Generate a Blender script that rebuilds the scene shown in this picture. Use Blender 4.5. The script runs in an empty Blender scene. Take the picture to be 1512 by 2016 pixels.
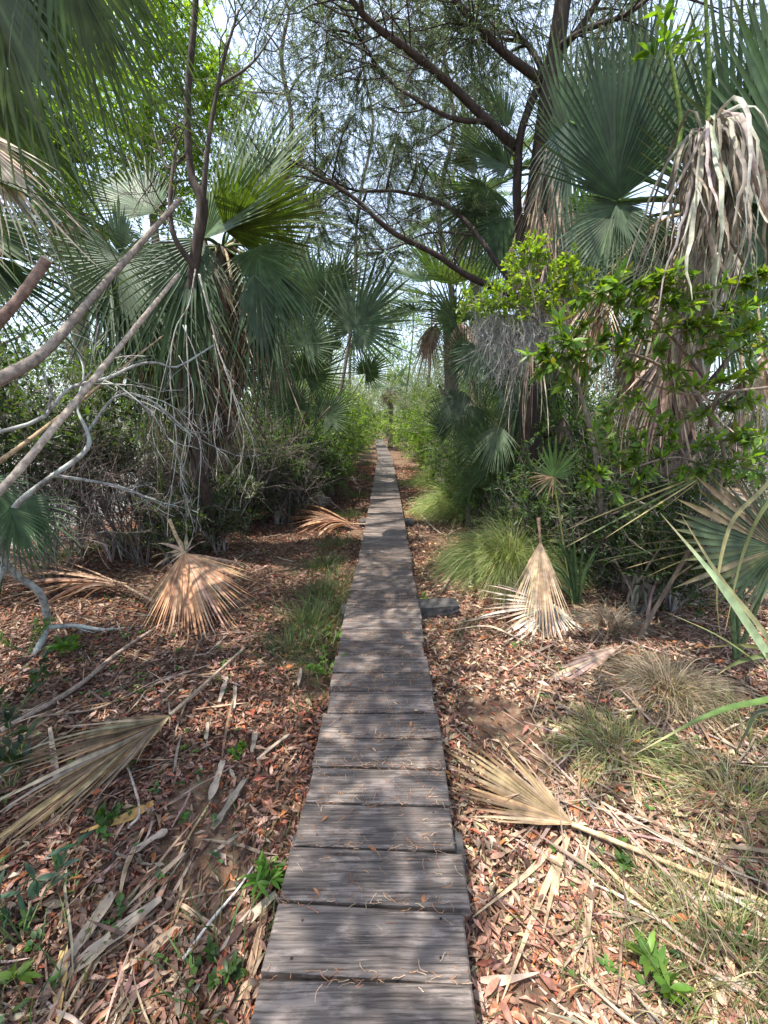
import bpy, math, random
import numpy as np
from mathutils import Vector

random.seed(5)
rng = np.random.default_rng(11)
scene = bpy.context.scene
COL = scene.collection
RAD = math.radians
F, CX, CY, PITCH, H, GZ = 780.0, 756.0, 1008.0, RAD(13.2), 1.56, -0.14
CP, SP = math.cos(PITCH), math.sin(PITCH)
A3 = lambda *p: np.array(p, float)

# ------------------------------------------------------------------ picture -> place
def ray(px, py):
    a, b = (px - CX) / F, (CY - py) / F
    return A3(a, CP + b * SP, b * CP - SP)
def P(px, py, Y):
    d = ray(px, py)
    return A3(0, 0, H) + d * (Y / d[1])
def gz(x, y):
    x = np.asarray(x, float); y = np.asarray(y, float)
    g = GZ + .022*np.sin(1.7*x+.6)*np.cos(1.3*y) + .014*np.sin(4.1*x+1.9*y) + .009*np.sin(7.3*y-3.1*x+1)
    away = np.clip((np.abs(x)-.5)/.8, 0, 1)
    g = g + .05*away*np.sin(.8*y+x*.5) - .012*(1-away)
    return np.where(np.abs(x) > 4.5, g - .05*np.clip((np.abs(x)-4.5)/2, 0, 1), g)
def at(px, py):
    d = ray(px, py); z = GZ
    for _ in range(6):
        p = A3(0, 0, H) + d * ((z - H) / d[2]); z = float(gz(p[0], p[1]))
    return p
def G(x, y):
    return A3(x, y, float(gz(x, y)))
def nz(v):
    v = np.asarray(v, float)
    return v / np.maximum(np.linalg.norm(v, axis=-1, keepdims=True), 1e-9)
def rnd(n, a=0., b=1.):
    return rng.uniform(a, b, n)
def rdir(n):
    return nz(rng.normal(size=(n, 3)))
def spline(pts, n):
    p = np.asarray(pts, float); m = len(p)
    if m == 2:
        t = np.linspace(0, 1, n)[:, None]; return p[0]*(1-t) + p[1]*t
    q = np.vstack([2*p[0]-p[1], p, 2*p[-1]-p[-2]])
    u = np.linspace(0, m-1, n); i = np.minimum(u.astype(int), m-2); f = (u-i)[:, None]
    a, b, c, d = q[i], q[i+1], q[i+2], q[i+3]
    return .5*((2*b) + (c-a)*f + (2*a-5*b+4*c-d)*f*f + (3*b-a-3*c+d)*f**3)

# ------------------------------------------------------------------ meshes
class MB:
    def __init__(s):
        s.v, s.q, s.t, s.c, s.n = [], [], [], [], 0
    def add(s, v, q=None, t=None, c=(.5, .5, .5)):
        v = np.asarray(v, float).reshape(-1, 3)
        if q is not None and len(q): s.q.append(np.asarray(q, np.int64).reshape(-1, 4) + s.n)
        if t is not None and len(t): s.t.append(np.asarray(t, np.int64).reshape(-1, 3) + s.n)
        s.v.append(v); s.c.append(np.broadcast_to(np.asarray(c, float), (len(v), 3))); s.n += len(v)
    def mesh(s, name, org=(0, 0, 0), smooth=True):
        v = np.vstack(s.v) - np.asarray(org, float)
        q = np.vstack(s.q) if s.q else np.zeros((0, 4), int)
        t = np.vstack(s.t) if s.t else np.zeros((0, 3), int)
        me = bpy.data.meshes.new(name)
        me.vertices.add(len(v)); me.vertices.foreach_set('co', v.astype(np.float32).ravel())
        loops = np.concatenate([q.ravel(), t.ravel()]).astype(np.int32)
        me.loops.add(len(loops)); me.loops.foreach_set('vertex_index', loops)
        st = np.concatenate([np.arange(len(q))*4, len(q)*4 + np.arange(len(t))*3]).astype(np.int32)
        me.polygons.add(len(st)); me.polygons.foreach_set('loop_start', st)
        me.polygons.foreach_set('loop_total', np.concatenate([np.full(len(q), 4), np.full(len(t), 3)]).astype(np.int32))
        me.update(calc_edges=True)
        a = me.attributes.new('Col', 'FLOAT_COLOR', 'POINT')
        c = np.vstack(s.c); a.data.foreach_set('color', np.hstack([np.clip(c, 0, 1), np.ones((len(c), 1))]).astype(np.float32).ravel())
        me.polygons.foreach_set('use_smooth', np.full(len(st), smooth))
        me.validate(); return me
    def build(s, name, mat, parent=None, org=None, smooth=True, label=None):
        o = (0, 0, 0)
        if parent is not None:
            o = A3(*parent.location); pp = parent.parent
            while pp is not None:
                o = o + A3(*pp.location); pp = pp.parent
        elif org is not None: o = org
        me = s.mesh(name, o, smooth); me.materials.append(mat)
        ob = bpy.data.objects.new(name, me); COL.objects.link(ob)
        if parent is not None: ob.parent = parent
        elif org is not None: ob.location = Vector(org)
        if label: ob['label'] = label
        return ob
def tag(o, label=None, cat=None, group=None, kind=None):
    for k, v in (('label', label), ('category', cat), ('group', group), ('kind', kind)):
        if v: o[k] = v
    return o
def thing(name, loc, label, cat, group=None):
    o = bpy.data.objects.new(name, None); COL.objects.link(o); o.location = Vector(loc)
    o.empty_display_size = .1
    return tag(o, label, cat, group)
KIDS = {}
def copy_tree(o, parent=None):
    c = o.copy(); COL.objects.link(c)
    if parent is not None: c.parent = parent
    for ch in list(o.children): copy_tree(ch, c)
    return c

def tubes(mb, Pn, Rn, sides=3, col=(.3, .25, .2), cap=False):
    """many tubes at once: Pn (n,k,3), Rn (n,k)"""
    Pn = np.asarray(Pn, float); n, k, _ = Pn.shape; Rn = np.broadcast_to(Rn, (n, k))
    T = nz(np.gradient(Pn, axis=1))
    ref = np.where(np.abs(nz(Pn[:, -1]-Pn[:, 0])[:, 2:3]) < .8, A3(0, 0, 1), A3(.9, .3, .1))[:, None, :]
    U = nz(np.cross(T, ref)); W = np.cross(T, U)
    a = np.arange(sides)*2*math.pi/sides
    V = Pn[:, :, None] + Rn[:, :, None, None]*(np.cos(a)[:, None]*U[:, :, None] + np.sin(a)[:, None]*W[:, :, None])
    i = np.arange(n)[:, None, None]*k*sides; j = np.arange(k-1)[None, :, None]*sides; s = np.arange(sides)[None, None]; s2 = (s+1) % sides
    q = np.stack([i+j+s, i+j+s2, i+j+sides+s2, i+j+sides+s], -1)
    col = np.asarray(col, float)
    C = np.broadcast_to(col[:, None, None, :] if col.ndim == 2 else col, (n, k, sides, 3)).reshape(-1, 3)
    t = None
    if cap and sides > 3:
        t = [[(k-1)*sides, (k-1)*sides+m, (k-1)*sides+m+1] for m in range(1, sides-1)] + [[0, m+1, m] for m in range(1, sides-1)]
    mb.add(V, q, t, C)
def tube(mb, pts, radii, sides=8, col=(.3, .25, .2), n=None, rough=0., cap=True):
    p = spline(pts, n or max(8, 5*len(pts)))
    r = np.interp(np.linspace(0, 1, len(p)), np.linspace(0, 1, len(radii)), radii)
    if rough: r = r*(1+rng.normal(0, rough, len(p)))
    tubes(mb, p[None], r[None], sides, col, cap)
    return p
def strips(mb, Pn, Wn, col, up=A3(0, 0, 1), fold=0., twist=None):
    """ribbons Pn (n,k,3), half widths Wn (n,k); three points across so that each has a keel"""
    n, k, _ = Pn.shape; Wn = np.broadcast_to(Wn, (n, k))
    T = nz(np.gradient(Pn, axis=1))
    up = np.broadcast_to(up, (n, 3))[:, None, :]
    S = nz(np.cross(T, up + 1e-3)); N = np.cross(S, T)
    if twist is not None:
        c, s = np.cos(twist)[..., None], np.sin(twist)[..., None]; S, N = S*c + N*s, N*c - S*s
    V = np.stack([Pn - S*Wn[..., None], Pn - N*(Wn*fold)[..., None], Pn + S*Wn[..., None]], 2)
    i = np.arange(n)[:, None, None]*k*3; j = np.arange(k-1)[None, :, None]*3; s = np.arange(2)[None, None]
    q = np.stack([i+j+s, i+j+s+1, i+j+3+s+1, i+j+3+s], -1)
    col = np.asarray(col, float)
    if col.ndim == 2: col = col[:, None, None, :]
    elif col.ndim == 3: col = col[:, :, None, :]
    mb.add(V, q, None, np.broadcast_to(col, (n, k, 3, 3)).reshape(-1, 3))
def leaves(mb, pos, d, nrm, L, W, col, fine=False, bend=.15):
    n = len(pos); d = nz(d); s = nz(np.cross(d, nrm)); nn = np.cross(s, d)
    L = np.broadcast_to(L, n)[:, None]; W = np.broadcast_to(W, n)[:, None]
    col = np.broadcast_to(col, (n, 3))
    if fine:
        def st(t, w, b): 
            c = pos + d*L*t - nn*L*b
            return c - s*W*w + nn*W*.22*w, c, c + s*W*w + nn*W*.22*w
        l1, c1, r1 = st(.28, .82, bend*.05); l2, c2, r2 = st(.62, .9, bend*.35)
        V = np.stack([pos, l1, c1, r1, l2, c2, r2, pos + d*L - nn*L*bend], 1)
        b = np.arange(n)[:, None]*8
        q = np.concatenate([b+[3, 6, 5, 2], b+[2, 5, 4, 1]]); t = np.concatenate([b+[0, 3, 2], b+[0, 2, 1], b+[6, 7, 5], b+[5, 7, 4]])
        mb.add(V, q, t, np.repeat(col, 8, 0))
    else:
        m = pos + d*L*.45
        V = np.stack([pos, m - s*W, pos + d*L - nn*L*bend, m + s*W], 1)
        V[:, 1] += nn*W*.3; V[:, 3] += nn*W*.3
        b = np.arange(n)[:, None]*4
        mb.add(V, None, np.concatenate([b+[0, 3, 2], b+[0, 2, 1]]), np.repeat(col, 4, 0))
def walk(st, d, L, k=6, wander=.25, grav=0.):
    """n wandering twigs from st along d, returns (n,k,3)"""
    n = len(st); d = nz(d); out = [np.asarray(st, float)]; step = (np.broadcast_to(L, n)/(k-1))[:, None]
    for _ in range(k-1):
        d = nz(d + rng.normal(0, wander, (n, 3)) + A3(0, 0, -grav))
        out.append(out[-1] + d*step)
    return np.stack(out, 1)
def sprout(Pn, m, t0=.2, spread=1., up=0.):
    """m side shoots on each polyline: start points, directions"""
    n, k, _ = Pn.shape
    i = np.repeat(np.arange(n), m); t = rnd(n*m, t0, .999)*(k-1); j = t.astype(int); f = (t-j)[:, None]
    a, b = Pn[i, j], Pn[i, j+1]
    T = nz(b-a); r = rdir(n*m); r = nz(r - T*(r*T).sum(1, keepdims=True))
    return a*(1-f) + b*f, nz(T + r*spread + A3(0, 0, up))
def jit(c, n, s=.2, h=.06):
    c = np.asarray(c, float); c = np.broadcast_to(c, (n, 3))
    return np.clip(c*(1+rng.normal(0, s, (n, 1)))*(1+rng.normal(0, h, (n, 3))), .004, 1)
def pick(cols, n, s=.2, h=.06):
    cols = np.asarray(cols, float); return jit(cols[rng.integers(0, len(cols), n)], n, s, h)

# ------------------------------------------------------------------ materials
def nodes(name):
    m = bpy.data.materials.new(name); m.use_nodes = True; nt = m.node_tree; nt.nodes.clear()
    return m, nt, nt.nodes.new, nt.links.new
def mat_leaf(name, trans=.35, rough=.45, spec=.4, tcol=(1.5, 1.55, .55), nscale=30., namt=.35, bump=0.):
    m, nt, N, Lk = nodes(name)
    out = N('ShaderNodeOutputMaterial'); pr = N('ShaderNodeBsdfPrincipled'); tr = N('ShaderNodeBsdfTranslucent'); mx = N('ShaderNodeMixShader')
    at_ = N('ShaderNodeAttribute'); at_.attribute_name = 'Col'
    co = N('ShaderNodeTexCoord'); no = N('ShaderNodeTexNoise'); no.inputs['Scale'].default_value = nscale; no.inputs['Detail'].default_value = 3
    Lk(co.outputs['Object'], no.inputs['Vector'])
    mr = N('ShaderNodeMapRange'); mr.inputs[1].default_value = .3; mr.inputs[2].default_value = .7
    mr.inputs[3].default_value = 1-namt; mr.inputs[4].default_value = 1+namt
    Lk(no.outputs['Fac'], mr.inputs[0])
    mul = N('ShaderNodeMix'); mul.data_type = 'RGBA'; mul.blend_type = 'MULTIPLY'; mul.inputs[0].default_value = 1
    Lk(at_.outputs['Color'], mul.inputs[6]); Lk(mr.outputs[0], mul.inputs[7])
    oi = N('ShaderNodeObjectInfo'); mo = N('ShaderNodeMapRange'); mo.inputs[3].default_value = .78; mo.inputs[4].default_value = 1.22; Lk(oi.outputs['Random'], mo.inputs[0])
    mm = N('ShaderNodeMath'); mm.operation = 'MULTIPLY'; Lk(mr.outputs[0], mm.inputs[0]); Lk(mo.outputs[0], mm.inputs[1]); Lk(mm.outputs[0], mul.inputs[7])
    t2 = N('ShaderNodeMix'); t2.data_type = 'RGBA'; t2.blend_type = 'MULTIPLY'; t2.inputs[0].default_value = 1
    Lk(mul.outputs[2], t2.inputs[6]); t2.inputs[7].default_value = (*tcol, 1)
    t2.clamp_result = False
    Lk(mul.outputs[2], pr.inputs['Base Color']); pr.inputs['Roughness'].default_value = rough
    pr.inputs['Specular IOR Level'].default_value = spec
    Lk(t2.outputs[2], tr.inputs['Color']); mx.inputs[0].default_value = trans
    if bump:
        bp = N('ShaderNodeBump'); bp.inputs['Strength'].default_value = bump; bp.inputs['Distance'].default_value = .01
        Lk(no.outputs['Fac'], bp.inputs['Height']); Lk(bp.outputs[0], pr.inputs['Normal'])
    Lk(pr.outputs[0], mx.inputs[1]); Lk(tr.outputs[0], mx.inputs[2]); Lk(mx.outputs[0], out.inputs['Surface'])
    return m
def mat_bark(name, scale=18., lichen=None, namt=.55, stretch=.25, bump=.8, use_col=True):
    m, nt, N, Lk = nodes(name)
    out = N('ShaderNodeOutputMaterial'); pr = N('ShaderNodeBsdfPrincipled')
    at_ = N('ShaderNodeAttribute'); at_.attribute_name = 'Col'
    co = N('ShaderNodeTexCoord'); mp = N('ShaderNodeMapping'); mp.inputs['Scale'].default_value = (1, 1, stretch)
    Lk(co.outputs['Object'], mp.inputs['Vector'])
    no = N('ShaderNodeTexNoise'); no.inputs['Scale'].default_value = scale; no.inputs['Detail'].default_value = 5; no.inputs['Roughness'].default_value = .65
    Lk(mp.outputs[0], no.inputs['Vector'])
    mr = N('ShaderNodeMapRange'); mr.inputs[1].default_value = .3; mr.inputs[2].default_value = .7; mr.inputs[3].default_value = 1-namt; mr.inputs[4].default_value = 1+namt
    Lk(no.outputs['Fac'], mr.inputs[0])
    mul = N('ShaderNodeMix'); mul.data_type = 'RGBA'; mul.blend_type = 'MULTIPLY'; mul.inputs[0].default_value = 1
    Lk(at_.outputs['Color'], mul.inputs[6]); Lk(mr.outputs[0], mul.inputs[7])
    res = mul.outputs[2]
    if lichen:
        n2 = N('ShaderNodeTexNoise'); n2.inputs['Scale'].default_value = 9; n2.inputs['Detail'].default_value = 4
        Lk(co.outputs['Object'], n2.inputs['Vector'])
        r2 = N('ShaderNodeMapRange'); r2.inputs[1].default_value = .48; r2.inputs[2].default_value = .6
        Lk(n2.outputs['Fac'], r2.inputs[0])
        m2 = N('ShaderNodeMix'); m2.data_type = 'RGBA'; Lk(r2.outputs[0], m2.inputs[0]); Lk(res, m2.inputs[6]); m2.inputs[7].default_value = (*lichen, 1)
        res = m2.outputs[2]
    Lk(res, pr.inputs['Base Color']); pr.inputs['Roughness'].default_value = .85; pr.inputs['Specular IOR Level'].default_value = .2
    bp = N('ShaderNodeBump'); bp.inputs['Strength'].default_value = bump; bp.inputs['Distance'].default_value = .012
    Lk(no.outputs['Fac'], bp.inputs['Height']); Lk(bp.outputs[0], pr.inputs['Normal'])
    Lk(pr.outputs[0], out.inputs['Surface'])
    return m

M_PALM = mat_leaf('palm_green', .28, .5, .3, (1.5, 1.6, .35), 14, .3)
M_DEAD = mat_leaf('palm_dead', .18, .6, .25, (1.3, 1.05, .7), 22, .4, .3)
M_LEAF = mat_leaf('broad_leaf', .5, .4, .35, (1.9, 1.8, .4), 25, .2)
M_CEDAR = mat_leaf('cedar_leaf', .55, .6, .2, (1.6, 1.65, 1.0), 6, .3)
M_GRASS = mat_leaf('grass_blade', .35, .5, .3, (1.4, 1.5, .5), 9, .3)
M_LITTER = mat_leaf('litter_leaf', .1, .55, .3, (1.3, 1., .7), 60, .35)
M_MOSS = mat_leaf('moss', .2, .9, .05, (1.1, 1.1, 1.), 30, .3)
M_BARK = mat_bark('bark', 22)
M_PALE = mat_bark('pale_bark', 34, (.36, .38, .34), .75, .6, .9)
M_STALK = mat_bark('stalk', 42, None, .6, .8, .6)
M_CHAR = mat_bark('weathered_log', 16, None, .5, .6, .9)

# ------------------------------------------------------------------ palm leaves
PG = (.050, .084, .034)      # palm green
PB = (.062, .092, .050)      # bluish palm green
PY = (.062, .095, .022)
TAN, GREY, RUST, BROWN = (.36, .27, .165), (.29, .25, .20), (.33, .185, .105), (.17, .105, .062)
GR = A3(0, 0, -1)
def frond(mb, hub, axis, nrm, R, A=100, nseg=44, joined=.45, droop=.8, fold=.2, costa=.22, cbend=.35, col=PG, cj=.12,
          dead=0., K=9, wm=1., tip=(.16, .12, .06), tipamt=.5, twist=.25, gap=0., cols=None, lenj=.07):
    axis = nz(axis); nrm = nz(nrm - axis*np.dot(nrm, axis)); side = np.cross(axis, nrm)
    A = RAD(A); th = np.linspace(-A, A, nseg); dth = 2*A/nseg; th = th + rng.normal(0, dth*.12, nseg)
    if gap: th = th[rnd(nseg) > gap]
    n = len(th); u = np.abs(th)/A
    L = R*(1-.38*u**1.6)*(1+rng.normal(0, lenj, n))
    d = nz(np.cos(th)[:, None]*axis + np.sin(th)[:, None]*side + (fold*np.abs(np.sin(th)))[:, None]*nrm)
    s = costa*R*np.clip(1-u, 0, 1)**1.3
    o = hub + s[:, None]*axis - (cbend*s*s/R)[:, None]*nrm
    d = nz(d - (cbend*1.6*s/R)[:, None]*nrm)
    N = np.broadcast_to(nrm, (n, 3)); tw = rng.normal(0, twist, n)
    p = o.copy(); V = []; C = []
    base = np.broadcast_to(np.asarray(col, float), (n, 3)) if cols is None else np.asarray(cols, float)[rng.integers(0, len(cols), n)]
    base = base*(1+rng.normal(0, cj, (n, 1)))*(1+rng.normal(0, cj*.25, (n, 3)))
    w0 = np.minimum(np.tan(dth/2)*1.06, .35)*wm
    dr = droop*(1+rng.normal(0, .35, n))*(.65+.5*u); kick = rng.normal(0, 1, (n, 3))*dead
    tj = joined*(1-.25*u)*(1+rng.normal(0, .06, n))
    for k in range(K):
        t = k/(K-1)
        N = nz(N - d*(N*d).sum(1, keepdims=True)); S = np.cross(d, N)
        f = np.clip((t-tj)/(1-tj), 0, 1)
        hw = np.where(t < tj, L*t, L*tj*np.clip(1-f, 0, 1)**.75)*w0 + .0012*(t < .99) + (.0055*R*(t < .4) if nseg > 16 else 0)
        a = tw*f*3; ca, sa = np.cos(a)[:, None], np.sin(a)[:, None]
        S2, N2 = S*ca + N*sa, N*ca - S*sa
        vf = (.35 + .5*f)[:, None]
        V.append(np.stack([p - S2*hw[:, None], p - N2*hw[:, None]*vf, p + S2*hw[:, None]], 1))
        tf = (np.clip((t-.82)/.18, 0, 1)*tipamt)
        c = base*(1-tf) + np.asarray(tip)*tf
        c = c*(1.0 + .25*(1-t)*(t < .2))
        C.append(np.stack([c, c*1.25, c], 1))
        st = (L/(K-1))[:, None]; p = p + d*st
        w = (.10 + f**1.2)/(K-1)*4.0
        d = nz(d + GR*(dr*w)[:, None]*.5 + kick*(f*.18)[:, None])
    V = np.stack(V, 1); C = np.stack(C, 1)
    i = np.arange(n)[:, None, None]*K*3; j = np.arange(K-1)[None, :, None]*3; x = np.arange(2)[None, None]
    mb.add(V, np.stack([i+j+x, i+j+x+1, i+j+4+x, i+j+3+x], -1), None, C.reshape(-1, 3))
def petiole(mb, base, hub, axis=None, r0=.02, r1=.010, col=(.10, .13, .05), sag=.0, n=10):
    base = np.asarray(base, float); hub = np.asarray(hub, float); dd = np.linalg.norm(hub-base)
    mid = (base+hub)/2 + A3(0, 0, sag*dd)
    p = spline([base, mid, hub], n); r = np.linspace(r0, r1, n)
    tubes(mb, p[None], r[None], 5, np.asarray(col, float))
    return p
def leaf(parent, base, hub, tipp, face, label=None, dry=False, pet=True, pr=(.018, .009), pcol=None, sag=.06, mat=None, **k):
    """one palm leaf: blade as the part, its stalk as a sub-part"""
    hub = np.asarray(hub, float); ax = np.asarray(tipp, float) - hub; R = np.linalg.norm(ax)
    mb = MB(); frond(mb, hub, ax, np.asarray(face, float), R, **k)
    o = mb.build('dead_frond' if dry else 'frond', mat or (M_DEAD if dry else M_PALM), parent, label=label)
    if pet and base is not None:
        m2 = MB(); petiole(m2, base, hub, r0=pr[0], r1=pr[1], col=pcol or (TAN if dry else (.085, .12, .05)), sag=sag)
        m2.build('leaf_stalk', M_STALK, o)
    return o
def hang(parent, base, hub, length, lean=(0, 0), A=38, cols=(TAN, GREY, BROWN), label=None, **k):
    """a withered leaf hanging folded from its bent stalk"""
    hub = np.asarray(hub, float); ax = A3(lean[0], lean[1], -1)
    kw = dict(nseg=26, joined=.3, droop=.9, fold=.5, costa=.1, cbend=.1, cols=cols, cj=.25, dead=.9, twist=.7, wm=1.25, tipamt=0, lenj=.18)
    kw.update(k)
    return leaf(parent, base, hub, hub + nz(ax)*length, nz(A3(rng.normal(0, .5), -1, .2)), label, True, A=A, sag=.25, **kw)
def palm_trunk(parent, pts, r, boots=60, col=(.20, .17, .14)):
    mb = MB(); p = tube(mb, pts, [r*1.15, r, r*.95], 12, col, 24, .05)
    for i in range(boots):
        t = rng.uniform(.05, .98); c = p[int(t*(len(p)-1))]; a = rng.uniform(0, 2*math.pi)
        d = A3(math.cos(a), math.sin(a), 0); e = c + d*r*.85
        q = np.stack([e, e + d*.05 + A3(0, 0, .09), e + d*.11 + A3(0, 0, .2), e+d*.13+A3(0, 0, rng.uniform(.24, .36))])
        tubes(mb, q[None], A3(.04, .032, .026, .018)[None], 5, jit(col, 1, .25)[0])
    return mb.build('trunk', M_BARK, parent)
# ------------------------------------------------------------------ camera, light, sky
cam = bpy.data.cameras.new('camera'); co = bpy.data.objects.new('camera', cam); COL.objects.link(co)
cam.sensor_fit = 'VERTICAL'; cam.sensor_height = 36; cam.lens = 36*F/2016; cam.clip_end = 600; cam.clip_start = .02
co.location = (0, 0, H); co.rotation_euler = (RAD(90)-PITCH, 0, 0); scene.camera = co
SUN = nz(A3(-.30, -.20, .93))
sl = bpy.data.lights.new('sun', 'SUN'); sl.energy = 3.9; sl.angle = RAD(.55); sl.color = (1, .95, .87)
so = bpy.data.objects.new('sun', sl); COL.objects.link(so); so.rotation_euler = Vector(SUN).to_track_quat('Z', 'Y').to_euler()
w = bpy.data.worlds.new('World'); scene.world = w; w.use_nodes = True; nt = w.node_tree
bg = nt.nodes['Background']; sk = nt.nodes.new('ShaderNodeTexSky'); sk.sky_type = 'NISHITA'; sk.sun_disc = False
sk.sun_elevation = math.asin(SUN[2]); sk.sun_rotation = math.atan2(SUN[0], SUN[1]); sk.dust_density = 1.6; sk.ozone_density = 1.2
hz = nt.nodes.new('ShaderNodeMix'); hz.data_type = 'RGBA'; hz.inputs[0].default_value = .38; hz.inputs[7].default_value = (4.7, 5.3, 6.4, 1)
nt.links.new(sk.outputs[0], hz.inputs[6]); nt.links.new(hz.outputs[2], bg.inputs[0]); bg.inputs[1].default_value = .15
vs = scene.view_settings; vs.view_transform = 'Standard'; vs.look = 'None'; vs.gamma = 1; vs.exposure = 1.52
scene.cycles.use_denoising = True
scene.cycles.max_bounces = 8; scene.cycles.transmission_bounces = 4; scene.cycles.diffuse_bounces = 4; scene.cycles.glossy_bounces = 2
scene.cycles.sample_clamp_indirect = 8

# ------------------------------------------------------------------ ground
def gaxis(lim, near, step):
    a = list(np.arange(0, near, step)); x = near
    while x < lim: a.append(x); step *= 1.22; x += step
    a.append(lim); return np.array(a)
xa = gaxis(220, 6, .12); xs = np.concatenate([-xa[::-1], xa[1:]]); ya = gaxis(320, 12, .12); ys = np.concatenate([-gaxis(60, 2, .2)[::-1], ya[1:]])
X, Y = np.meshgrid(xs, ys); Z = gz(X, Y)
mb = MB(); nx, ny = len(xs), len(ys)
i = np.arange(ny-1)[:, None]*nx + np.arange(nx-1)[None]
mb.add(np.stack([X, Y, Z], -1), np.stack([i, i+1, i+nx+1, i+nx], -1))
m, nt, N, Lk = nodes('forest_floor')
out = N('ShaderNodeOutputMaterial'); pr = N('ShaderNodeBsdfPrincipled'); ge = N('ShaderNodeNewGeometry')
n1 = N('ShaderNodeTexNoise'); n1.inputs['Scale'].default_value = 14; n1.inputs['Detail'].default_value = 6; n1.inputs['Roughness'].default_value = .7
n2 = N('ShaderNodeTexNoise'); n2.inputs['Scale'].default_value = .9; n2.inputs['Detail'].default_value = 5
vo = N('ShaderNodeTexVoronoi'); vo.inputs['Scale'].default_value = 34; vo.inputs['Randomness'].default_value = 1
for t in (n1, n2, vo): Lk(ge.outputs['Position'], t.inputs['Vector'])
def ramp(els, src):
    r = N('ShaderNodeValToRGB'); r.color_ramp.elements[0].position = els[0][0]; r.color_ramp.elements[0].color = (*els[0][1], 1)
    r.color_ramp.elements[1].position = els[-1][0]; r.color_ramp.elements[1].color = (*els[-1][1], 1)
    for p_, c_ in els[1:-1]:
        e = r.color_ramp.elements.new(p_); e.color = (*c_, 1)
    Lk(src, r.inputs[0]); return r
ra = ramp([(.2, (.022, .016, .012)), (.42, (.09, .052, .034)), (.58, (.14, .095, .062)), (.8, (.24, .18, .125))], n1.outputs['Fac'])
sx = N('ShaderNodeSeparateColor'); Lk(vo.outputs['Color'], sx.inputs[0])
rv = ramp([(0, (.10, .055, .035)), (.35, (.20, .11, .07)), (.6, (.26, .19, .13)), (.85, (.05, .035, .025)), (1, (.30, .13, .06))], sx.outputs[0])
mxa = N('ShaderNodeMix'); mxa.data_type = 'RGBA'; mxa.inputs[0].default_value = .45; Lk(ra.outputs[0], mxa.inputs[6]); Lk(rv.outputs[0], mxa.inputs[7])
rb = ramp([(.3, (.07, .064, .058)), (.5, (.20, .19, .172)), (.7, (.36, .345, .32))], n1.outputs['Fac'])
sp = N('ShaderNodeSeparateXYZ'); Lk(ge.outputs['Position'], sp.inputs[0])
ab = N('ShaderNodeMath'); ab.operation = 'ABSOLUTE'; Lk(sp.outputs[0], ab.inputs[0])
ad = N('ShaderNodeMath'); ad.operation = 'MULTIPLY_ADD'; Lk(n2.outputs['Fac'], ad.inputs[0]); ad.inputs[1].default_value = 3.2; Lk(ab.outputs[0], ad.inputs[2])
mrr = N('ShaderNodeMapRange'); mrr.inputs[1].default_value = 5.3; mrr.inputs[2].default_value = 6.4; Lk(ad.outputs[0], mrr.inputs[0])
mxb = N('ShaderNodeMix'); mxb.data_type = 'RGBA'; Lk(mrr.outputs[0], mxb.inputs[0]); Lk(mxa.outputs[2], mxb.inputs[6]); Lk(rb.outputs[0], mxb.inputs[7])
Lk(mxb.outputs[2], pr.inputs['Base Color']); pr.inputs['Roughness'].default_value = .9; pr.inputs['Specular IOR Level'].default_value = .15
bp = N('ShaderNodeBump'); bp.inputs['Distance'].default_value = .03; Lk(n1.outputs['Fac'], bp.inputs['Height']); Lk(bp.outputs[0], pr.inputs['Normal'])
Lk(pr.outputs[0], out.inputs['Surface'])
tag(mb.build('ground', m), 'leaf covered forest floor running out to grey mud flats', 'ground', kind='structure')

# shallow water lying on the flat, behind the brush
m, nt, N, Lk = nodes('still_water'); out = N('ShaderNodeOutputMaterial'); pr = N('ShaderNodeBsdfPrincipled')
pr.inputs['Base Color'].default_value = (.03, .032, .035, 1); pr.inputs['Roughness'].default_value = .08
nn = N('ShaderNodeTexNoise'); nn.inputs['Scale'].default_value = 6; bp = N('ShaderNodeBump'); bp.inputs['Strength'].default_value = .15
Lk(nn.outputs['Fac'], bp.inputs['Height']); Lk(bp.outputs[0], pr.inputs['Normal']); Lk(pr.outputs[0], out.inputs['Surface'])
mb = MB()
for cx, cy, a, b in ((-5.6, 6.6, 1.0, .55), (-7.2, 7.4, 1.1, .5)):
    th = np.linspace(0, 2*math.pi, 40, endpoint=False); rr = 1+.22*np.sin(3*th+cx)+.1*np.sin(7*th)+.05*np.sin(11*th)
    ring = np.stack([cx+a*rr*np.cos(th), cy+b*rr*np.sin(th), np.full(40, GZ-.018)], 1)
    mb.add(np.vstack([[cx, cy, -.118], ring]), None, [[0, k+1, (k+1) % 40+1] for k in range(40)])
tag(mb.build('water', m, smooth=False), 'dark shallow water on the mud flat behind the brush', 'water', kind='structure')

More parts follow.
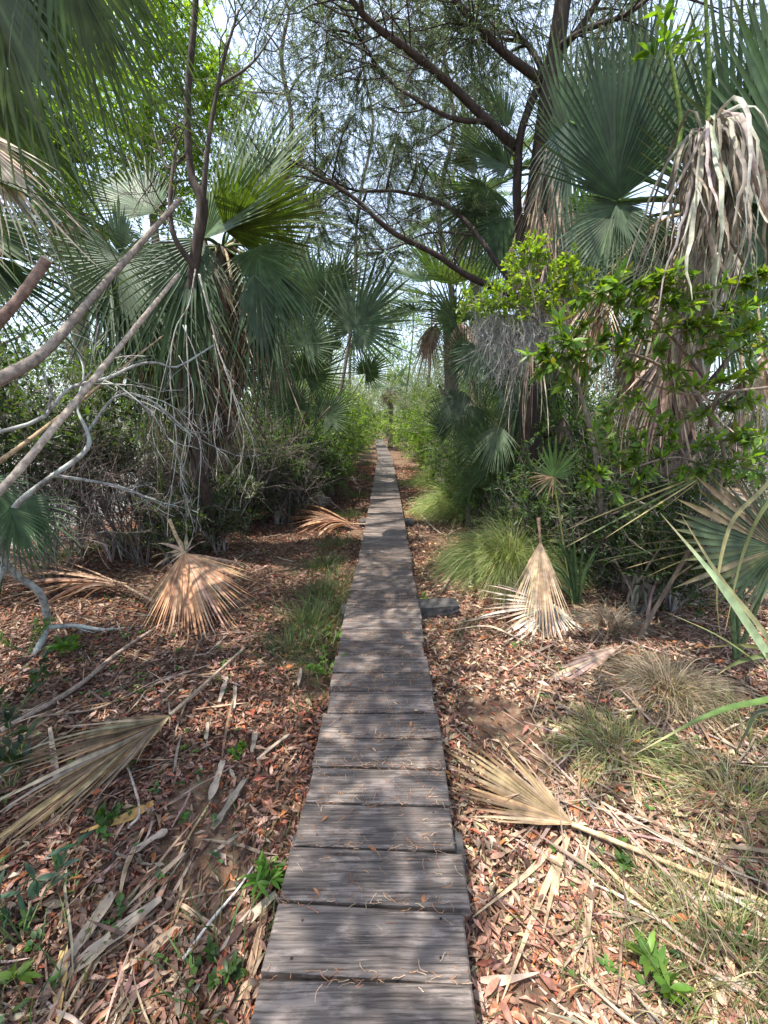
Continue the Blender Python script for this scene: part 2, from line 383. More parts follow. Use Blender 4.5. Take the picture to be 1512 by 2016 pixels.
# ------------------------------------------------------------------ boardwalk
def deck_at(px, py):
    d = ray(px, py); return (A3(0, 0, H) + d*(-H/d[2]))
cl = [A3(-.13, -2.2, 0), A3(-.09, -.5, 0)] + [deck_at(*q) for q in ((716, 2016), (734, 1750), (748.5, 1480), (752, 1240), (757, 1100), (759, 1000), (758, 900), (748, 871))]
cl.append(cl[-1]+A3(-.1, 6, 0)); cl = np.array(cl)
def cline(y): return np.interp(y, cl[:, 1], cl[:, 0])
def tri_box(c, u, hx, hy, z0, z1, ch=.004):
    v = A3(-u[1], u[0], 0); P_ = []
    for z, k in ((z0, 0), (z1-ch, 0), (z1, ch)):
        for sx_, sy_ in ((-1, -1), (1, -1), (1, 1), (-1, 1)):
            P_.append(c + u*sx_*(hx-k) + v*sy_*(hy-k) + A3(0, 0, z))
    q = [[3, 2, 1, 0], [8, 9, 10, 11]]
    for l in (0, 4):
        for k in range(4): q.append([l+k, l+(k+1) % 4, l+4+(k+1) % 4, l+4+k])
    return P_, q
bw = thing('boardwalk', G(-.05, 1), 'narrow weathered plank boardwalk running straight into the woods', 'boardwalk')
mb = MB(); y = -2.0; PW = .1765; k = 0
off = (deck_at(724, 1926)[1] - y) % PW; y += off - PW
while y < 33:
    x = cline(y+PW/2); x2 = cline(y+PW)
    ang = math.atan2(x - cline(y), PW/2)
    u = A3(math.cos(-ang+rng.normal(0, .004)+.004), math.sin(-ang+rng.normal(0, .004)+.004), 0)
    g = rng.uniform(.007, .014); z = rng.normal(0, .0028) - (.10*max(0, y-25)/8)*0
    Pv, q = tri_box(A3(x+rng.normal(0, .003), y+PW/2, z), u, .305+rng.normal(0, .006), PW/2-g/2, -.038, 0, .006)
    tone = np.clip(rng.normal(1, .2), .6, 1.4)
    mb.add(Pv, q, None, A3(rng.uniform(0, 1), tone*.5, rng.uniform(0, 1))); y += PW; k += 1
m, nt, N, Lk = nodes('weathered_planks')
out = N('ShaderNodeOutputMaterial'); pr = N('ShaderNodeBsdfPrincipled'); ge = N('ShaderNodeNewGeometry')
at_ = N('ShaderNodeAttribute'); at_.attribute_name = 'Col'; sc = N('ShaderNodeSeparateColor'); Lk(at_.outputs['Color'], sc.inputs[0])
cb = N('ShaderNodeCombineXYZ'); 
m1 = N('ShaderNodeMath'); m1.operation = 'MULTIPLY'; m1.inputs[1].default_value = 37; Lk(sc.outputs[0], m1.inputs[0]); Lk(m1.outputs[0], cb.inputs[0]); Lk(m1.outputs[0], cb.inputs[2])
va = N('ShaderNodeVectorMath'); va.operation = 'ADD'; Lk(ge.outputs['Position'], va.inputs[0]); Lk(cb.outputs[0], va.inputs[1])
mpg = N('ShaderNodeMapping'); mpg.inputs['Scale'].default_value = (2.6, 78, 10); Lk(va.outputs[0], mpg.inputs['Vector'])
# the grain wanders: warp
nw = N('ShaderNodeTexNoise'); nw.inputs['Scale'].default_value = 3; Lk(va.outputs[0], nw.inputs['Vector'])
va2 = N('ShaderNodeVectorMath'); va2.operation = 'MULTIPLY_ADD'; Lk(nw.outputs['Color'], va2.inputs[0]); va2.inputs[1].default_value = (0, 1.6, 0); Lk(mpg.outputs[0], va2.inputs[2])
gr = N('ShaderNodeTexNoise'); gr.inputs['Scale'].default_value = 1.6; gr.inputs['Detail'].default_value = 6; gr.inputs['Roughness'].default_value = .72; Lk(va2.outputs[0], gr.inputs['Vector'])
mpp = N('ShaderNodeMapping'); mpp.inputs['Scale'].default_value = (2.4, 7, 3); Lk(va.outputs[0], mpp.inputs['Vector'])
pa = N('ShaderNodeTexNoise'); pa.inputs['Scale'].default_value = 2.2; pa.inputs['Detail'].default_value = 7; pa.inputs['Roughness'].default_value = .68; Lk(mpp.outputs[0], pa.inputs['Vector'])
rg = ramp([(.30, (.016, .013, .0115)), (.42, (.058, .047, .041)), (.54, (.118, .097, .085)), (.72, (.195, .163, .143))], gr.outputs['Fac'])
rp = ramp([(.50, (0, 0, 0)), (.60, (1, 1, 1))], pa.outputs['Fac'])
mg = N('ShaderNodeMath'); mg.operation = 'MULTIPLY'; Lk(rp.outputs[0], mg.inputs[0]); 
rg2 = ramp([(.38, (0, 0, 0)), (.55, (.7, .7, .7))], gr.outputs['Fac']); Lk(rg2.outputs[0], mg.inputs[1])
mxp = N('ShaderNodeMix'); mxp.data_type = 'RGBA'; Lk(mg.outputs[0], mxp.inputs[0]); Lk(rg.outputs[0], mxp.inputs[6]); mxp.inputs[7].default_value = (.29, .237, .205, 1)
mt = N('ShaderNodeMath'); mt.operation = 'MULTIPLY'; mt.inputs[1].default_value = 2; Lk(sc.outputs[1], mt.inputs[0])
mxt = N('ShaderNodeMix'); mxt.data_type = 'RGBA'; mxt.blend_type = 'MULTIPLY'; mxt.inputs[0].default_value = 1; Lk(mxp.outputs[2], mxt.inputs[6]); Lk(mt.outputs[0], mxt.inputs[7])
Lk(mxt.outputs[2], pr.inputs['Base Color']); pr.inputs['Roughness'].default_value = .75; pr.inputs['Specular IOR Level'].default_value = .25
bp = N('ShaderNodeBump'); bp.inputs['Strength'].default_value = .6; bp.inputs['Distance'].default_value = .006; Lk(gr.outputs['Fac'], bp.inputs['Height']); Lk(bp.outputs[0], pr.inputs['Normal'])
Lk(pr.outputs[0], out.inputs['Surface']); M_DECK = m
mb.build('deck', M_DECK, bw, smooth=False)
mb = MB(); k = 0; yn = -2.0 + off - PW
while yn < 8:
    for s in (-1, 1):
        for q in (.045, .13):
            if yn > .4:
                c = A3(cline(yn+q)+s*.225+rng.normal(0, .007), yn+q+rng.normal(0, .006), .0012); th = np.arange(8)*math.pi/4
                ring = c + .0042*np.stack([np.cos(th), np.sin(th), 0*th], 1); mb.add(np.vstack([ring, ring*A3(1, 1, 0) - A3(0, 0, .006)]), None, [[0, a_, a_+1] for a_ in range(1, 7)], jit((.05, .032, .024), 1, .3)[0])
    yn += PW
mb.build('nail_heads', M_CHAR, bw, smooth=False)
for s in (-1, 1):                                   # the two long bearers under the planks
    mb = MB(); yy = np.linspace(-2, 32, 60)
    pts = np.stack([cline(yy)+s*.22, yy, np.full(60, -.088)], 1); tubes(mb, pts[None], .048, 4, A3(.10, .085, .07)); mb.build('stringer', M_CHAR, bw, smooth=False)
def sleeper(y, xl, xr, r, skew=0., dz=0.):
    x0 = cline(y); mb = MB()
    pts = A3([x0-xl, y-skew*xl, 0], [x0, y, 0], [x0+xr, y+skew*xr, 0]); pts[:, 2] = -.040-r+dz
    p = spline(pts, 22); T = nz(np.gradient(p, axis=0)); S = nz(np.cross(T, A3(0, 0, 1))); U = np.cross(S, T); m_ = 20; a = np.arange(m_)*2*math.pi/m_   # hewn timber: squarish, split, worn ends
    sq = 1/(np.abs(np.cos(a))**5 + np.abs(np.sin(a))**5)**(1/5)
    R_ = r*sq[None]*(1 + rng.normal(0, .028, (22, m_)) + rng.normal(0, .03, (1, m_)) + .05*np.sin(3*a+1)[None] - .10*(np.abs(a-2.2) < .2)[None]); R_[0] *= rnd(m_, .8, .96); R_[-1] *= rnd(m_, .8, .96)
    V = p[:, None] + R_[..., None]*(np.cos(a)[None, :, None]*S[:, None]*1.1 + np.sin(a)[None, :, None]*U[:, None]*.92)
    i = np.arange(21)[:, None]*m_; j = np.arange(m_)[None]; j2 = (j+1) % m_
    mb.add(V, np.stack([i+j, i+j2, i+m_+j2, i+m_+j], -1), [[21*m_, 21*m_+k_, 21*m_+k_+1] for k_ in range(1, m_-1)]+[[0, k_+1, k_] for k_ in range(1, m_-1)], A3(.062, .057, .053))
    mb.build('sleeper', M_CHAR, bw, smooth=False)
sleeper(at(880, 1216)[1], .36, .66, .082, .14, .025)
sleeper(at(815, 1034)[1], .42, .46, .085, 0, .02)
for yy in (1.2, 9.6, 13.5, 17.5, 21.5): sleeper(yy, .33, .34, .06)

# fallen cedar needles on the planks and between them
mb = MB(); n = 5600
yy = 1.75 + 7*rnd(n)**1.3 + rng.normal(0, .45, n); yy[700:740] = rnd(40, .9, 1.6); yy[:700] = (np.floor(rnd(700, -4, 34))*PW) + (-2.0+off-PW) + PW*6 + rng.normal(0, .008, 700)
yy = np.where(yy < .6, yy+1.6, yy)
xx = cline(yy) + rnd(n, -.3, .3); z = np.where(np.arange(n) < 700, -.001, .004)
a = rnd(n, 0, 6.28); d = np.stack([np.cos(a), np.sin(a)*np.where(np.arange(n) < 700, .15, 1), rng.normal(0, .05, n)], 1)
Pn = walk(np.stack([xx, yy, z], 1), d, rnd(n, .012, .05), 5, .3); Pn[:, :, 2] = np.clip(Pn[:, :, 2], .003, .012)
strips(mb, Pn, np.full((n, 5), .0007)*rnd(n, .7, 1.4)[:, None], pick([(.40, .20, .10), (.46, .33, .22), (.30, .14, .07)], n))
k = 26; yy = rnd(k, .9, 5); xx = cline(yy) + rnd(k, -.27, .27)
leaves(mb, np.stack([xx, yy, np.full(k, .006)], 1), np.stack([*np.vstack([np.cos(rnd(k, 0, 6.28)), np.sin(rnd(k, 0, 6.28))]), np.zeros(k)], 1), A3(0, 0, 1), rnd(k, .02, .045), rnd(k, .004, .009), pick([(.42, .28, .18), (.34, .15, .07)], k), True, .05)
tag(mb.build('needle_litter', M_LITTER), 'rust coloured needles and bits scattered over the boardwalk planks', 'needles', kind='stuff')

# ------------------------------------------------------------------ leaf litter
def litter_pts(n, ymax=9., p=1.5, xm=4.6):
    y = .55 + (ymax-.55)*rnd(n)**p; x = rng.uniform(-1, 1, n)*np.minimum(xm, 1.2+y*.95)
    bare = np.sin(3.3*x+1.1*y)*np.sin(2.7*y-1.3*x+.5) + .5*np.sin(7*x+5*y)
    ok = (np.abs(x-cline(y)) > .29) & ~((bare > .86) & (rnd(n) < .85)); return x[ok], y[ok]
mb = MB()
x, y = litter_pts(270000, 15, 1.9, 5); n = len(x)
z = gz(x, y) + rnd(n, .002, .028); a = rnd(n, 0, 6.28); d = np.stack([np.cos(a), np.sin(a), rng.normal(0, .28, n)], 1)
L = (.014 + .05*rnd(n)**1.6)*(1+.06*y); nr = nz(rng.normal(0, .45, (n, 3)) + A3(0, 0, 1))
pal = np.array([(.27, .145, .095), (.33, .225, .165), (.19, .118, .082), (.095, .06, .045), (.38, .16, .06), (.33, .27, .21), (.26, .18, .135), (.40, .32, .25), (.33, .115, .07)])
prob = np.array([.15, .15, .18, .21, .05, .09, .10, .04, .03]); 
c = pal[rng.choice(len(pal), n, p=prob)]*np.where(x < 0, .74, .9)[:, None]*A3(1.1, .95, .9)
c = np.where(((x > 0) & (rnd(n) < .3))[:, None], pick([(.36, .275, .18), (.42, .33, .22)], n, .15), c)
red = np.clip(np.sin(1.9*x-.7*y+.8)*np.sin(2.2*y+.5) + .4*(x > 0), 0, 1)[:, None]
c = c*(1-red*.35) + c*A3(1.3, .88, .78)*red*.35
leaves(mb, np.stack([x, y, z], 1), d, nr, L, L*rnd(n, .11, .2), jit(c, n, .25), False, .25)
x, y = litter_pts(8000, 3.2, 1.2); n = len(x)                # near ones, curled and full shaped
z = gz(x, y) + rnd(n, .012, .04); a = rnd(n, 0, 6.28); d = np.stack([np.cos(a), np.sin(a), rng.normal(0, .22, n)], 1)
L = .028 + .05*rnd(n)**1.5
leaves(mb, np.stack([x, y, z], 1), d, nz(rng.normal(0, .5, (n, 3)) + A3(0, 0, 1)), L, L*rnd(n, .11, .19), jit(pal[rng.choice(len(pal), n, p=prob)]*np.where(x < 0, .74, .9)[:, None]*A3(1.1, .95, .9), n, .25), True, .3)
tag(mb.build('leaf_litter', M_LITTER), 'carpet of fallen rust and tan leaves covering the ground', 'leaf litter', kind='stuff')

# thin palm straw and twigs
mb = MB(); n = 5200
y = .6 + 8*rnd(n)**1.5; x = np.where(rnd(n) < .78, rnd(n, .35, 1), -rnd(n, .35, 1))*np.minimum(4, 1+y*.8); x = np.where(np.abs(x) < .36, np.sign(x)*(.4+rnd(n)*.5), x)
a = rnd(n, 0, 6.28); Pn = walk(np.stack([x, y, gz(x, y)+.02], 1), np.stack([np.cos(a), np.sin(a), rng.normal(0, .06, n)], 1), rnd(n, .06, .42), 5, .08)
Pn[:, :, 2] = np.maximum(Pn[:, :, 2], gz(Pn[:, :, 0], Pn[:, :, 1])+.012)
strips(mb, Pn, (rnd(n, .0015, .007))[:, None]*A3(.5, 1, 1, .9, .2), pick([(.30, .215, .145), (.25, .18, .13), (.19, .12, .08), (.33, .265, .205)], n), rng.normal(0, .3, (n, 3))+A3(0, 0, 1), .3)
tag(mb.build('palm_straw_litter', M_DEAD), 'thin dry palm straw and twigs strewn over the fallen leaves', 'palm straw', kind='stuff')
# wood chips of old palm boots: countable, pale
for (px, py, l, wd, a) in ((440, 1365, .22, .03, 100), (462, 1380, .2, .024, 108), (428, 1545, .2, .036, 95), (455, 1590, .24, .035, 75), (408, 1448, .12, .022, 110), (500, 1470, .13, .03, 100), (160, 1870, .28, .04, 80), (300, 1668, .12, .04, 40),
                           (590, 1340, .17, .022, 95), (540, 1480, .2, .02, 50), (225, 1860, .3, .05, 45)):
    c = at(px, py); u = A3(math.cos(RAD(a)), math.sin(RAD(a)), .06); mb = MB()
    p = np.stack([c-u*l/2, c+A3(.004, .003, .006), c+u*l/2]) + A3(0, 0, .036); strips(mb, spline(p, 8)[None], (wd/2*rnd(8, .55, 1.1)*A3(.6, 1, 1, 1, 1, 1, 1, .6))[None], A3(.31, .25, .19), A3(.15, .1, 1), .5)
    strips(mb, spline(p-A3(0, 0, .006), 8)[None], (wd/2*A3(.5, .8, .9, .9, .9, .9, .9, .45))[None], A3(.2, .15, .11), A3(.15, .1, 1), .9)
    globals().setdefault('CHIPS', []).append(mb.build('wood_chip', M_DEAD, None, c))
CHIP_L = ['pale upright wood chip left of the walk, longer of a leaning pair', 'thinner grey wood chip leaning beside its longer twin', 'flat split palm chip lying below the dark soil patch', 'forked pale palm chip pointing toward the boardwalk',
          'short whitish chip just right of the folded frond hub', 'crumbling brown chip at the edge of bare black soil', 'white flaky bark chip near the bottom left corner', 'small curled bark chip under the folded frond tips',
          'slender straw coloured chip standing near the boardwalk edge', 'thin slanting chip between the soil patch and planks', 'broad grey bark slab in the lower left litter']
for o, l in zip(CHIPS, CHIP_L): tag(o, l, 'wood chip', 'dead palm and bark chips on the litter')

# seedlings and low green cover
mb = MB(); n = 420
y = .7 + 4.5*rnd(n)**1.3; x = np.where(rnd(n) < .6, -1, 1)*(rnd(n, .36, 1)*np.minimum(2.6, .8+y*.7)+.05)
for i in range(n):
    c = G(x[i], y[i]) + A3(0, 0, .02); k = rng.integers(3, 7); a = rnd(k, 0, 6.28); l = rng.uniform(.012, .034)
    leaves(mb, np.repeat(c[None], k, 0)+rng.normal(0, .006, (k, 3))+A3(0, 0, .012), np.stack([np.cos(a), np.sin(a), rnd(k, .1, .7)], 1), A3(0, 0, 1), l*rnd(k, .7, 1.2), l*.26, pick([(.07, .14, .03), (.09, .17, .04), (.05, .11, .04)], k, .2), True, .2)
tag(mb.build('seedlings', M_LEAF), 'scattered tiny green seedlings sprouting through the leaf litter', 'seedlings', kind='stuff')

def blades(mb, n, c, sx_, sy_, L, w, cols, lean=.5, droop=.5, dirb=(0, 0), k=7):
    x = c[0]+rng.normal(0, sx_, n); y = c[1]+rng.normal(0, sy_, n); st = np.stack([x, y, gz(x, y)+.005], 1)
    rad = np.stack([x-c[0], y-c[1]], 1)/max(sx_, sy_)
    d = nz(np.concatenate([rad*lean + rng.normal(0, .25, (n, 2)) + np.asarray(dirb), np.ones((n, 1))], 1))
    l = rnd(n, L*.55, L*1.1); out = [st]; step = (l/(k-1))[:, None]
    for j in range(k-1):
        d = nz(d + A3(0, 0, -1)*droop*(j+1)/k*rnd(n, .5, 1.3)[:, None] + rng.normal(0, .05, (n, 3))); out.append(out[-1]+d*step)
    Pn = np.stack(out, 1); Pn[:, :, 2] = np.maximum(Pn[:, :, 2], gz(Pn[:, :, 0], Pn[:, :, 1])+.012)
    prof = np.interp(np.linspace(0, 1, k), [0, .3, .7, 1], [.7, 1, .7, .08])
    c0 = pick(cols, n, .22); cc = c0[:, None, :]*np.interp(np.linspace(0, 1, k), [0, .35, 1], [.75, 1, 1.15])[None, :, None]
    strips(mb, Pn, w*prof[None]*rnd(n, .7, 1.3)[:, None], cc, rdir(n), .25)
GG = [(.09, .14, .035), (.13, .18, .05), (.20, .20, .08), (.06, .11, .03)]
# the weedy strip along the planks, left
mb = MB()
for (px, py, n, L) in ((640, 1180, 380, .22), (610, 1235, 440, .24), (640, 1120, 320, .2), (665, 1075, 260, .2), (690, 1020, 240, .2), (705, 980, 220, .2), (715, 945, 220, .22), (725, 915, 220, .24), (645, 1290, 200, .15), (575, 1285, 240, .22), (655, 1215, 260, .18), (625, 1340, 120, .12), (672, 1150, 200, .18), (610, 1420, 60, .10), (400, 1990, 70, .16), (430, 1950, 60, .18), (60, 1960, 60, .18), (520, 1760, 24, .14), (100, 1110, 260, .22), (200, 1085, 240, .2), (250, 1065, 240, .2)):
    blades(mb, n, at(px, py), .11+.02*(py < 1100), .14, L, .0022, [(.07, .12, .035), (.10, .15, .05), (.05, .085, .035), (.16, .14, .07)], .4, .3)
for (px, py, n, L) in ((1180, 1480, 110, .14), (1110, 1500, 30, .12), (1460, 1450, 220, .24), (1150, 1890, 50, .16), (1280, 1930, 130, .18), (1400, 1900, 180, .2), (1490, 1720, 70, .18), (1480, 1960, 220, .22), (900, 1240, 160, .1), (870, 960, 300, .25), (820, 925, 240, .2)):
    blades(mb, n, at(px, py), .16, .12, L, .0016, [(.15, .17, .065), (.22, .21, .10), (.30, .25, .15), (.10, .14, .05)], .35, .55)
tag(mb.build('grass', M_GRASS), 'wispy low grass growing beside the planks and litter', 'grass', kind='stuff')
# ------------------------------------------------------------------ woody plants: generators
def twiggy(mb, Pn, m1, L1, m2, L2, r1=.006, r2=.003, col=(.2, .17, .14), grav=.02, t0=.25, spread=1., up=0., wander=.22):
    """two orders of twigs on polylines; returns both orders"""
    s, d = sprout(Pn, m1, t0, spread, up); n = len(s)
    A1 = walk(s, d, L1*rnd(n, .55, 1.2), 7, wander, grav); tubes(mb, A1, r1*np.linspace(1, .45, 7)[None], 4, jit(col, n, .2))
    if not m2: return A1, A1
    s, d = sprout(A1, m2, .15, spread, up); n = len(s)
    A2 = walk(s, d, L2*rnd(n, .5, 1.2), 5, wander, grav); tubes(mb, A2, r2*np.linspace(1, .4, 5)[None], 3, jit(col, n, .2))
    return A1, A2
def leaf_on(mb, Pn, per, L, W, cols, fine=False, t0=.1, out=.9, up=.25, bend=.15, s=.22):
    st, d = sprout(Pn, per, t0, out, up); n = len(st)
    ll = rnd(n, L*.6, L*1.25)
    leaves(mb, st, d, nz(rng.normal(0, .5, (n, 3)) + A3(0, 0, 1)), ll, ll*W*rnd(n, .8, 1.2), pick(cols, n, s), fine, bend)
def nearest(pts, C):
    q = np.linalg.norm(pts - C, axis=1) + np.where(pts[:, 2] > C[2], 1.5*(pts[:, 2]-C[2]), 0); return pts[np.argmin(q)]
def limb(mb, a, C, r0, r1, col, sag=.1, k=9, wob=.05):
    d = np.linalg.norm(C-a); m = (a+C)/2 + A3(*rng.normal(0, wob*d, 2), sag*d)
    return tube(mb, [a, m, C], [r0, (r0+r1)/2, r1], 6, col, k)
def cedar_spray(mb, Pn, per, L=.07, W=.05, cols=((.035, .06, .035),), droop=.25):
    st, d = sprout(Pn, per, .05, .65, -droop); n = len(st); ll = rnd(n, L*.5, L*1.3)
    leaves(mb, st, d, rdir(n), ll, ll*W, pick(cols, n, .28), False, .1)
CEDC = [(.085, .115, .065), (.11, .14, .085), (.065, .09, .055), (.12, .15, .10)]
def clump_twigs(wood, C, R, n, col, grav=.03, r=.004, squash=.75):
    d = rdir(n); st = C + d*R*.12; d = nz(d*A3(1, 1, squash)); Pn = walk(st, d, R*rnd(n, .6, 1.1), 7, .2, grav)
    tubes(wood, Pn, r*np.linspace(1, .4, 7)[None], 3, jit(col, n, .2)); return Pn
def shrub(name, base, h, spread, label, cat='shrub', group=None, stems=7, leafL=.05, leafW=.17, cols=((.06, .12, .03),), per=7, m1=6, m2=4, fine=False, mat=None, bark=None, col=(.22, .19, .16), lean=(0, 0), r=.012, bare=False, grav=.0, t0=.3, up=.2, tw=(.35, .2), tr=(.0045, .0022), wander=.2):
    o = thing(name, base, label, cat, group); base = A3(*base); mb = MB()
    a = rnd(stems, 0, 6.28); q = rnd(stems, .15, 1)*spread/h
    d = np.stack([np.cos(a)*q+lean[0], np.sin(a)*q+lean[1], np.ones(stems)], 1)
    Pn = walk(base + rng.normal(0, .04, (stems, 3))*A3(1, 1, 0), d, h*rnd(stems, .7, 1.1), 9, .11, grav)
    tubes(mb, Pn, r*np.linspace(1.1, .4, 9)[None]*rnd(stems, .7, 1.2)[:, None], 6, jit(col, stems, .15))
    A1, A2 = twiggy(mb, Pn, m1, h*tw[0], m2, h*tw[1], *tr, col, 0, t0, 1., up, wander)
    mb.build('stem', bark or M_BARK, o)
    if not bare:
        ml = MB(); leaf_on(ml, A2, per, leafL, leafW, cols, fine); leaf_on(ml, A1, per, leafL, leafW, cols, fine, .4)
        ml.build('foliage', mat or M_LEAF, o)
    return o
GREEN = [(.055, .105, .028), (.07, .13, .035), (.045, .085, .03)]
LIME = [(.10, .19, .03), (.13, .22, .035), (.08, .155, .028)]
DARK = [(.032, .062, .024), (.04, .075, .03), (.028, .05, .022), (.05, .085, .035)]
# ================================================================== LEFT SIDE
# near cabbage palm whose trunk stands just outside the picture
npalm = thing('cabbage_palm', G(-2.55, 1.7), 'tall near cabbage palm whose drooping green fronds fill the top left corner', 'palm')
palm_trunk(npalm, [G(-2.55, 1.7), A3(-2.5, 1.72, 1.8), A3(-2.42, 1.75, 3.3)], .16, 40)
ctr = A3(-2.4, 1.75, 3.35)
for (hx, hy, hY, tx, ty, tY, A, dr, face, cc, n) in (
    (95, -170, 1.75, 235, 150, 1.95, 56, 1.3, (.3, -1, .1), PG, 26), (20, -190, 1.8, 130, 160, 2.0, 60, 1.4, (.2, -1, .2), PB, 28), (-50, -120, 1.8, 50, 230, 1.95, 60, 1.3, (.1, -1, .3), PB, 26), (-90, 60, 2.1, 60, 330, 2.3, 60, 1.2, (.2, -1, .3), PG, 26), (150, -220, 2.2, 290, 60, 2.5, 60, 1.1, (.2, -1, .1), PG, 28),
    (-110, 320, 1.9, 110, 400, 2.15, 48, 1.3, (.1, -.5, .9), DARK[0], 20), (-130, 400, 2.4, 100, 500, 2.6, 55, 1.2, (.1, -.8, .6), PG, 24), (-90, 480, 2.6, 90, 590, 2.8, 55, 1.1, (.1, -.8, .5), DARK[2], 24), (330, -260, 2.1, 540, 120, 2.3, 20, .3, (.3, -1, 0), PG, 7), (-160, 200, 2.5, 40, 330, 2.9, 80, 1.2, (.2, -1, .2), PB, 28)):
    hub = P(hx, hy, hY); leaf(npalm, ctr, hub, hub + (P(tx, ty, tY)-hub)*(1.0 if n == 7 else 1.85), face, A=A, droop=dr, nseg=n, joined=.16, col=cc, fold=.25, wm=1.5, lenj=.14, K=12, costa=.1)
for i in range(9):  # extra fronds, mostly out of view, added to shade the ground on the left
    a = 1.2 + i*.62; d = A3(math.cos(a), math.sin(a), rng.uniform(.15, .9)); h = ctr + d*.75
    leaf(npalm, ctr, h, h + nz(d+A3(0, 0, -.3))*1.15, nz(A3(0, 0, 1)+d*.2), A=85, droop=1., nseg=30, joined=.3, col=PG) if h[0] < -1.9 or h[1] < .6 else None
hang(npalm, ctr, P(-60, 245, 2.0), .55, (.5, .1), label='pale withered leaf tip at the left edge', cols=((.42, .36, .28),))
# cut and broken leaf stalks slanting up across the left edge: they spring from the lower trunk of that palm
def stalk(pts, radii, col, label, cut=None):
    mb = MB(); radii = [r*.58 for r in radii]; p = tube(mb, pts, radii, 9, col, 40, .035)
    o = mb.build('leaf_stalk', M_STALK, npalm, label=label)
    if cut is not None:
        m2 = MB(); t = nz(p[-1]-p[-2]); e = p[-1]+t*.0015; tubes(m2, np.stack([e-t*.004, e+t*.003])[None], np.array([[radii[-1]*1.04, radii[-1]*.96]]), 9, A3(*cut), True)
        m2.build('cut_end', M_STALK, o)
stalk([P(-260, 960, 1.25), P(-30, 668, 1.35), P(40, 585, 1.4), P(92, 512, 1.45)], [.030, .026, .0245, .026], (.15, .10, .078), 'stout sawn off stalk with a pale end', (.40, .32, .24))
stalk([P(-330, 960, 1.5), P(-20, 760, 1.7), P(90, 690, 1.85), P(200, 565, 2.1), P(355, 392, 2.45)], [.055, .045, .036, .027, .020], (.20, .165, .135), 'wide brown stalk tapering upward')
stalk([P(-260, 1180, 1.5), P(-20, 985, 1.75), P(110, 838, 2.05), P(230, 690, 2.4), P(352, 540, 2.8)], [.036, .032, .029, .026, .021], (.36, .295, .235), 'long straight tan pole like stalk')
stalk([P(-260, 1050, 1.9), P(-20, 920, 2.2), P(150, 795, 2.7), P(322, 660, 3.3)], [.03, .024, .018, .007], (.34, .24, .14), 'thin yellowish stalk behind the pole')

# low palmetto at the left edge
pm = thing('palmetto', G(-2.9, 2.6), 'low dark palmetto with limp leaves at the left edge behind the pale branch', 'palmetto')
for hx, hy, hY, tx, ty, A, dr in ((40, 985, 2.6, 120, 1080, 70, 1.3), (-30, 940, 2.7, 40, 1060, 70, 1.2), (20, 1000, 2.4, 60, 1130, 55, 1.)):
    leaf(pm, G(-2.9, 2.6), P(hx, hy, hY), P(tx, ty, hY-.1), (.3, -.8, .6), A=A, droop=dr, nseg=22, joined=.3, col=DARK[0], pr=(.012, .007))

# the big cabbage palm with its brown skirt
cb = G(-2.75, 5.0)
cpalm = thing('cabbage_palm', cb, 'cabbage palm left of the walk with brown withered skirt and a raised green fan', 'palm')
crown = P(438, 490, 4.7)
palm_trunk(cpalm, [cb, P(415, 800, 4.85), crown], .15, 60, (.12, .10, .085))
FR = dict(joined=.5, fold=.22, wm=1.0)
leaf(cpalm, crown, P(400, 470, 4.3), P(612, 205, 4.05), (-.55, -.8, .15), A=44, droop=.14, nseg=24, col=(.12, .17, .09), costa=.1, **FR)
leaf(cpalm, crown, P(445, 455, 4.25), P(610, 395, 4.0), (.15, -.5, -.85), A=64, droop=.35, nseg=36, col=PY, costa=.12, fold=.1, joined=.7)
leaf(cpalm, crown, P(236, 502, 4.15), P(215, 735, 3.95), (.05, -1, .25), A=128, droop=1.3, nseg=50, col=PB, costa=.08, pcol=(.10, .13, .055), joined=.36, fold=.22)
leaf(cpalm, crown, P(236, 500, 4.3), P(235, 405, 4.2), (.0, -1, .1), A=38, droop=.1, nseg=18, joined=.85, col=(.085, .13, .09), costa=.05, tip=(.08, .12, .08), fold=.1)
leaf(cpalm, crown, P(360, 500, 4.1), P(300, 700, 3.9), (.2, -1, .3), A=80, droop=1.5, nseg=34, col=PB, joined=.3)
leaf(cpalm, crown, P(390, 470, 4.0), P(330, 650, 3.7), (.3, -1, .5), A=60, droop=1.5, nseg=24, col=(.06, .095, .05), joined=.28)
leaf(cpalm, crown, P(500, 490, 4.3), P(570, 620, 4.2), (.2, -1, .3), A=80, droop=1.0, nseg=36, col=PG, **FR)
leaf(cpalm, crown, P(530, 430, 4.6), P(660, 420, 4.6), (0, -.6, .8), A=80, droop=.9, nseg=36, col=PG, **FR)
leaf(cpalm, crown, P(480, 400, 4.9), P(560, 250, 5.1), (0, -1, .1), A=60, droop=.3, nseg=36, col=PG, **FR)
leaf(cpalm, crown, P(300, 420, 5.2), P(200, 330, 5.4), (0, -.8, .5), A=80, droop=.7, nseg=36, col=PG, **FR)
leaf(cpalm, crown, P(330, 560, 4.6), P(270, 760, 4.5), (.2, -1, .2), A=80, droop=1.3, nseg=40, col=DARK[1], **FR)
for i in range(15):
    a = rng.uniform(-1, 1); hx = 452 + a*70 + rng.normal(0, 12); hy = 510 + abs(a)*40 + rng.uniform(-25, 80)
    hang(cpalm, crown, P(hx, hy, rng.uniform(4.25, 4.9)), rng.uniform(.6, 1.25), (a*.14, -.08), A=34, cols=((.12, .08, .055), (.18, .125, .09), (.085, .06, .042), (.24, .18, .13)), twist=1.1, dead=1.4)
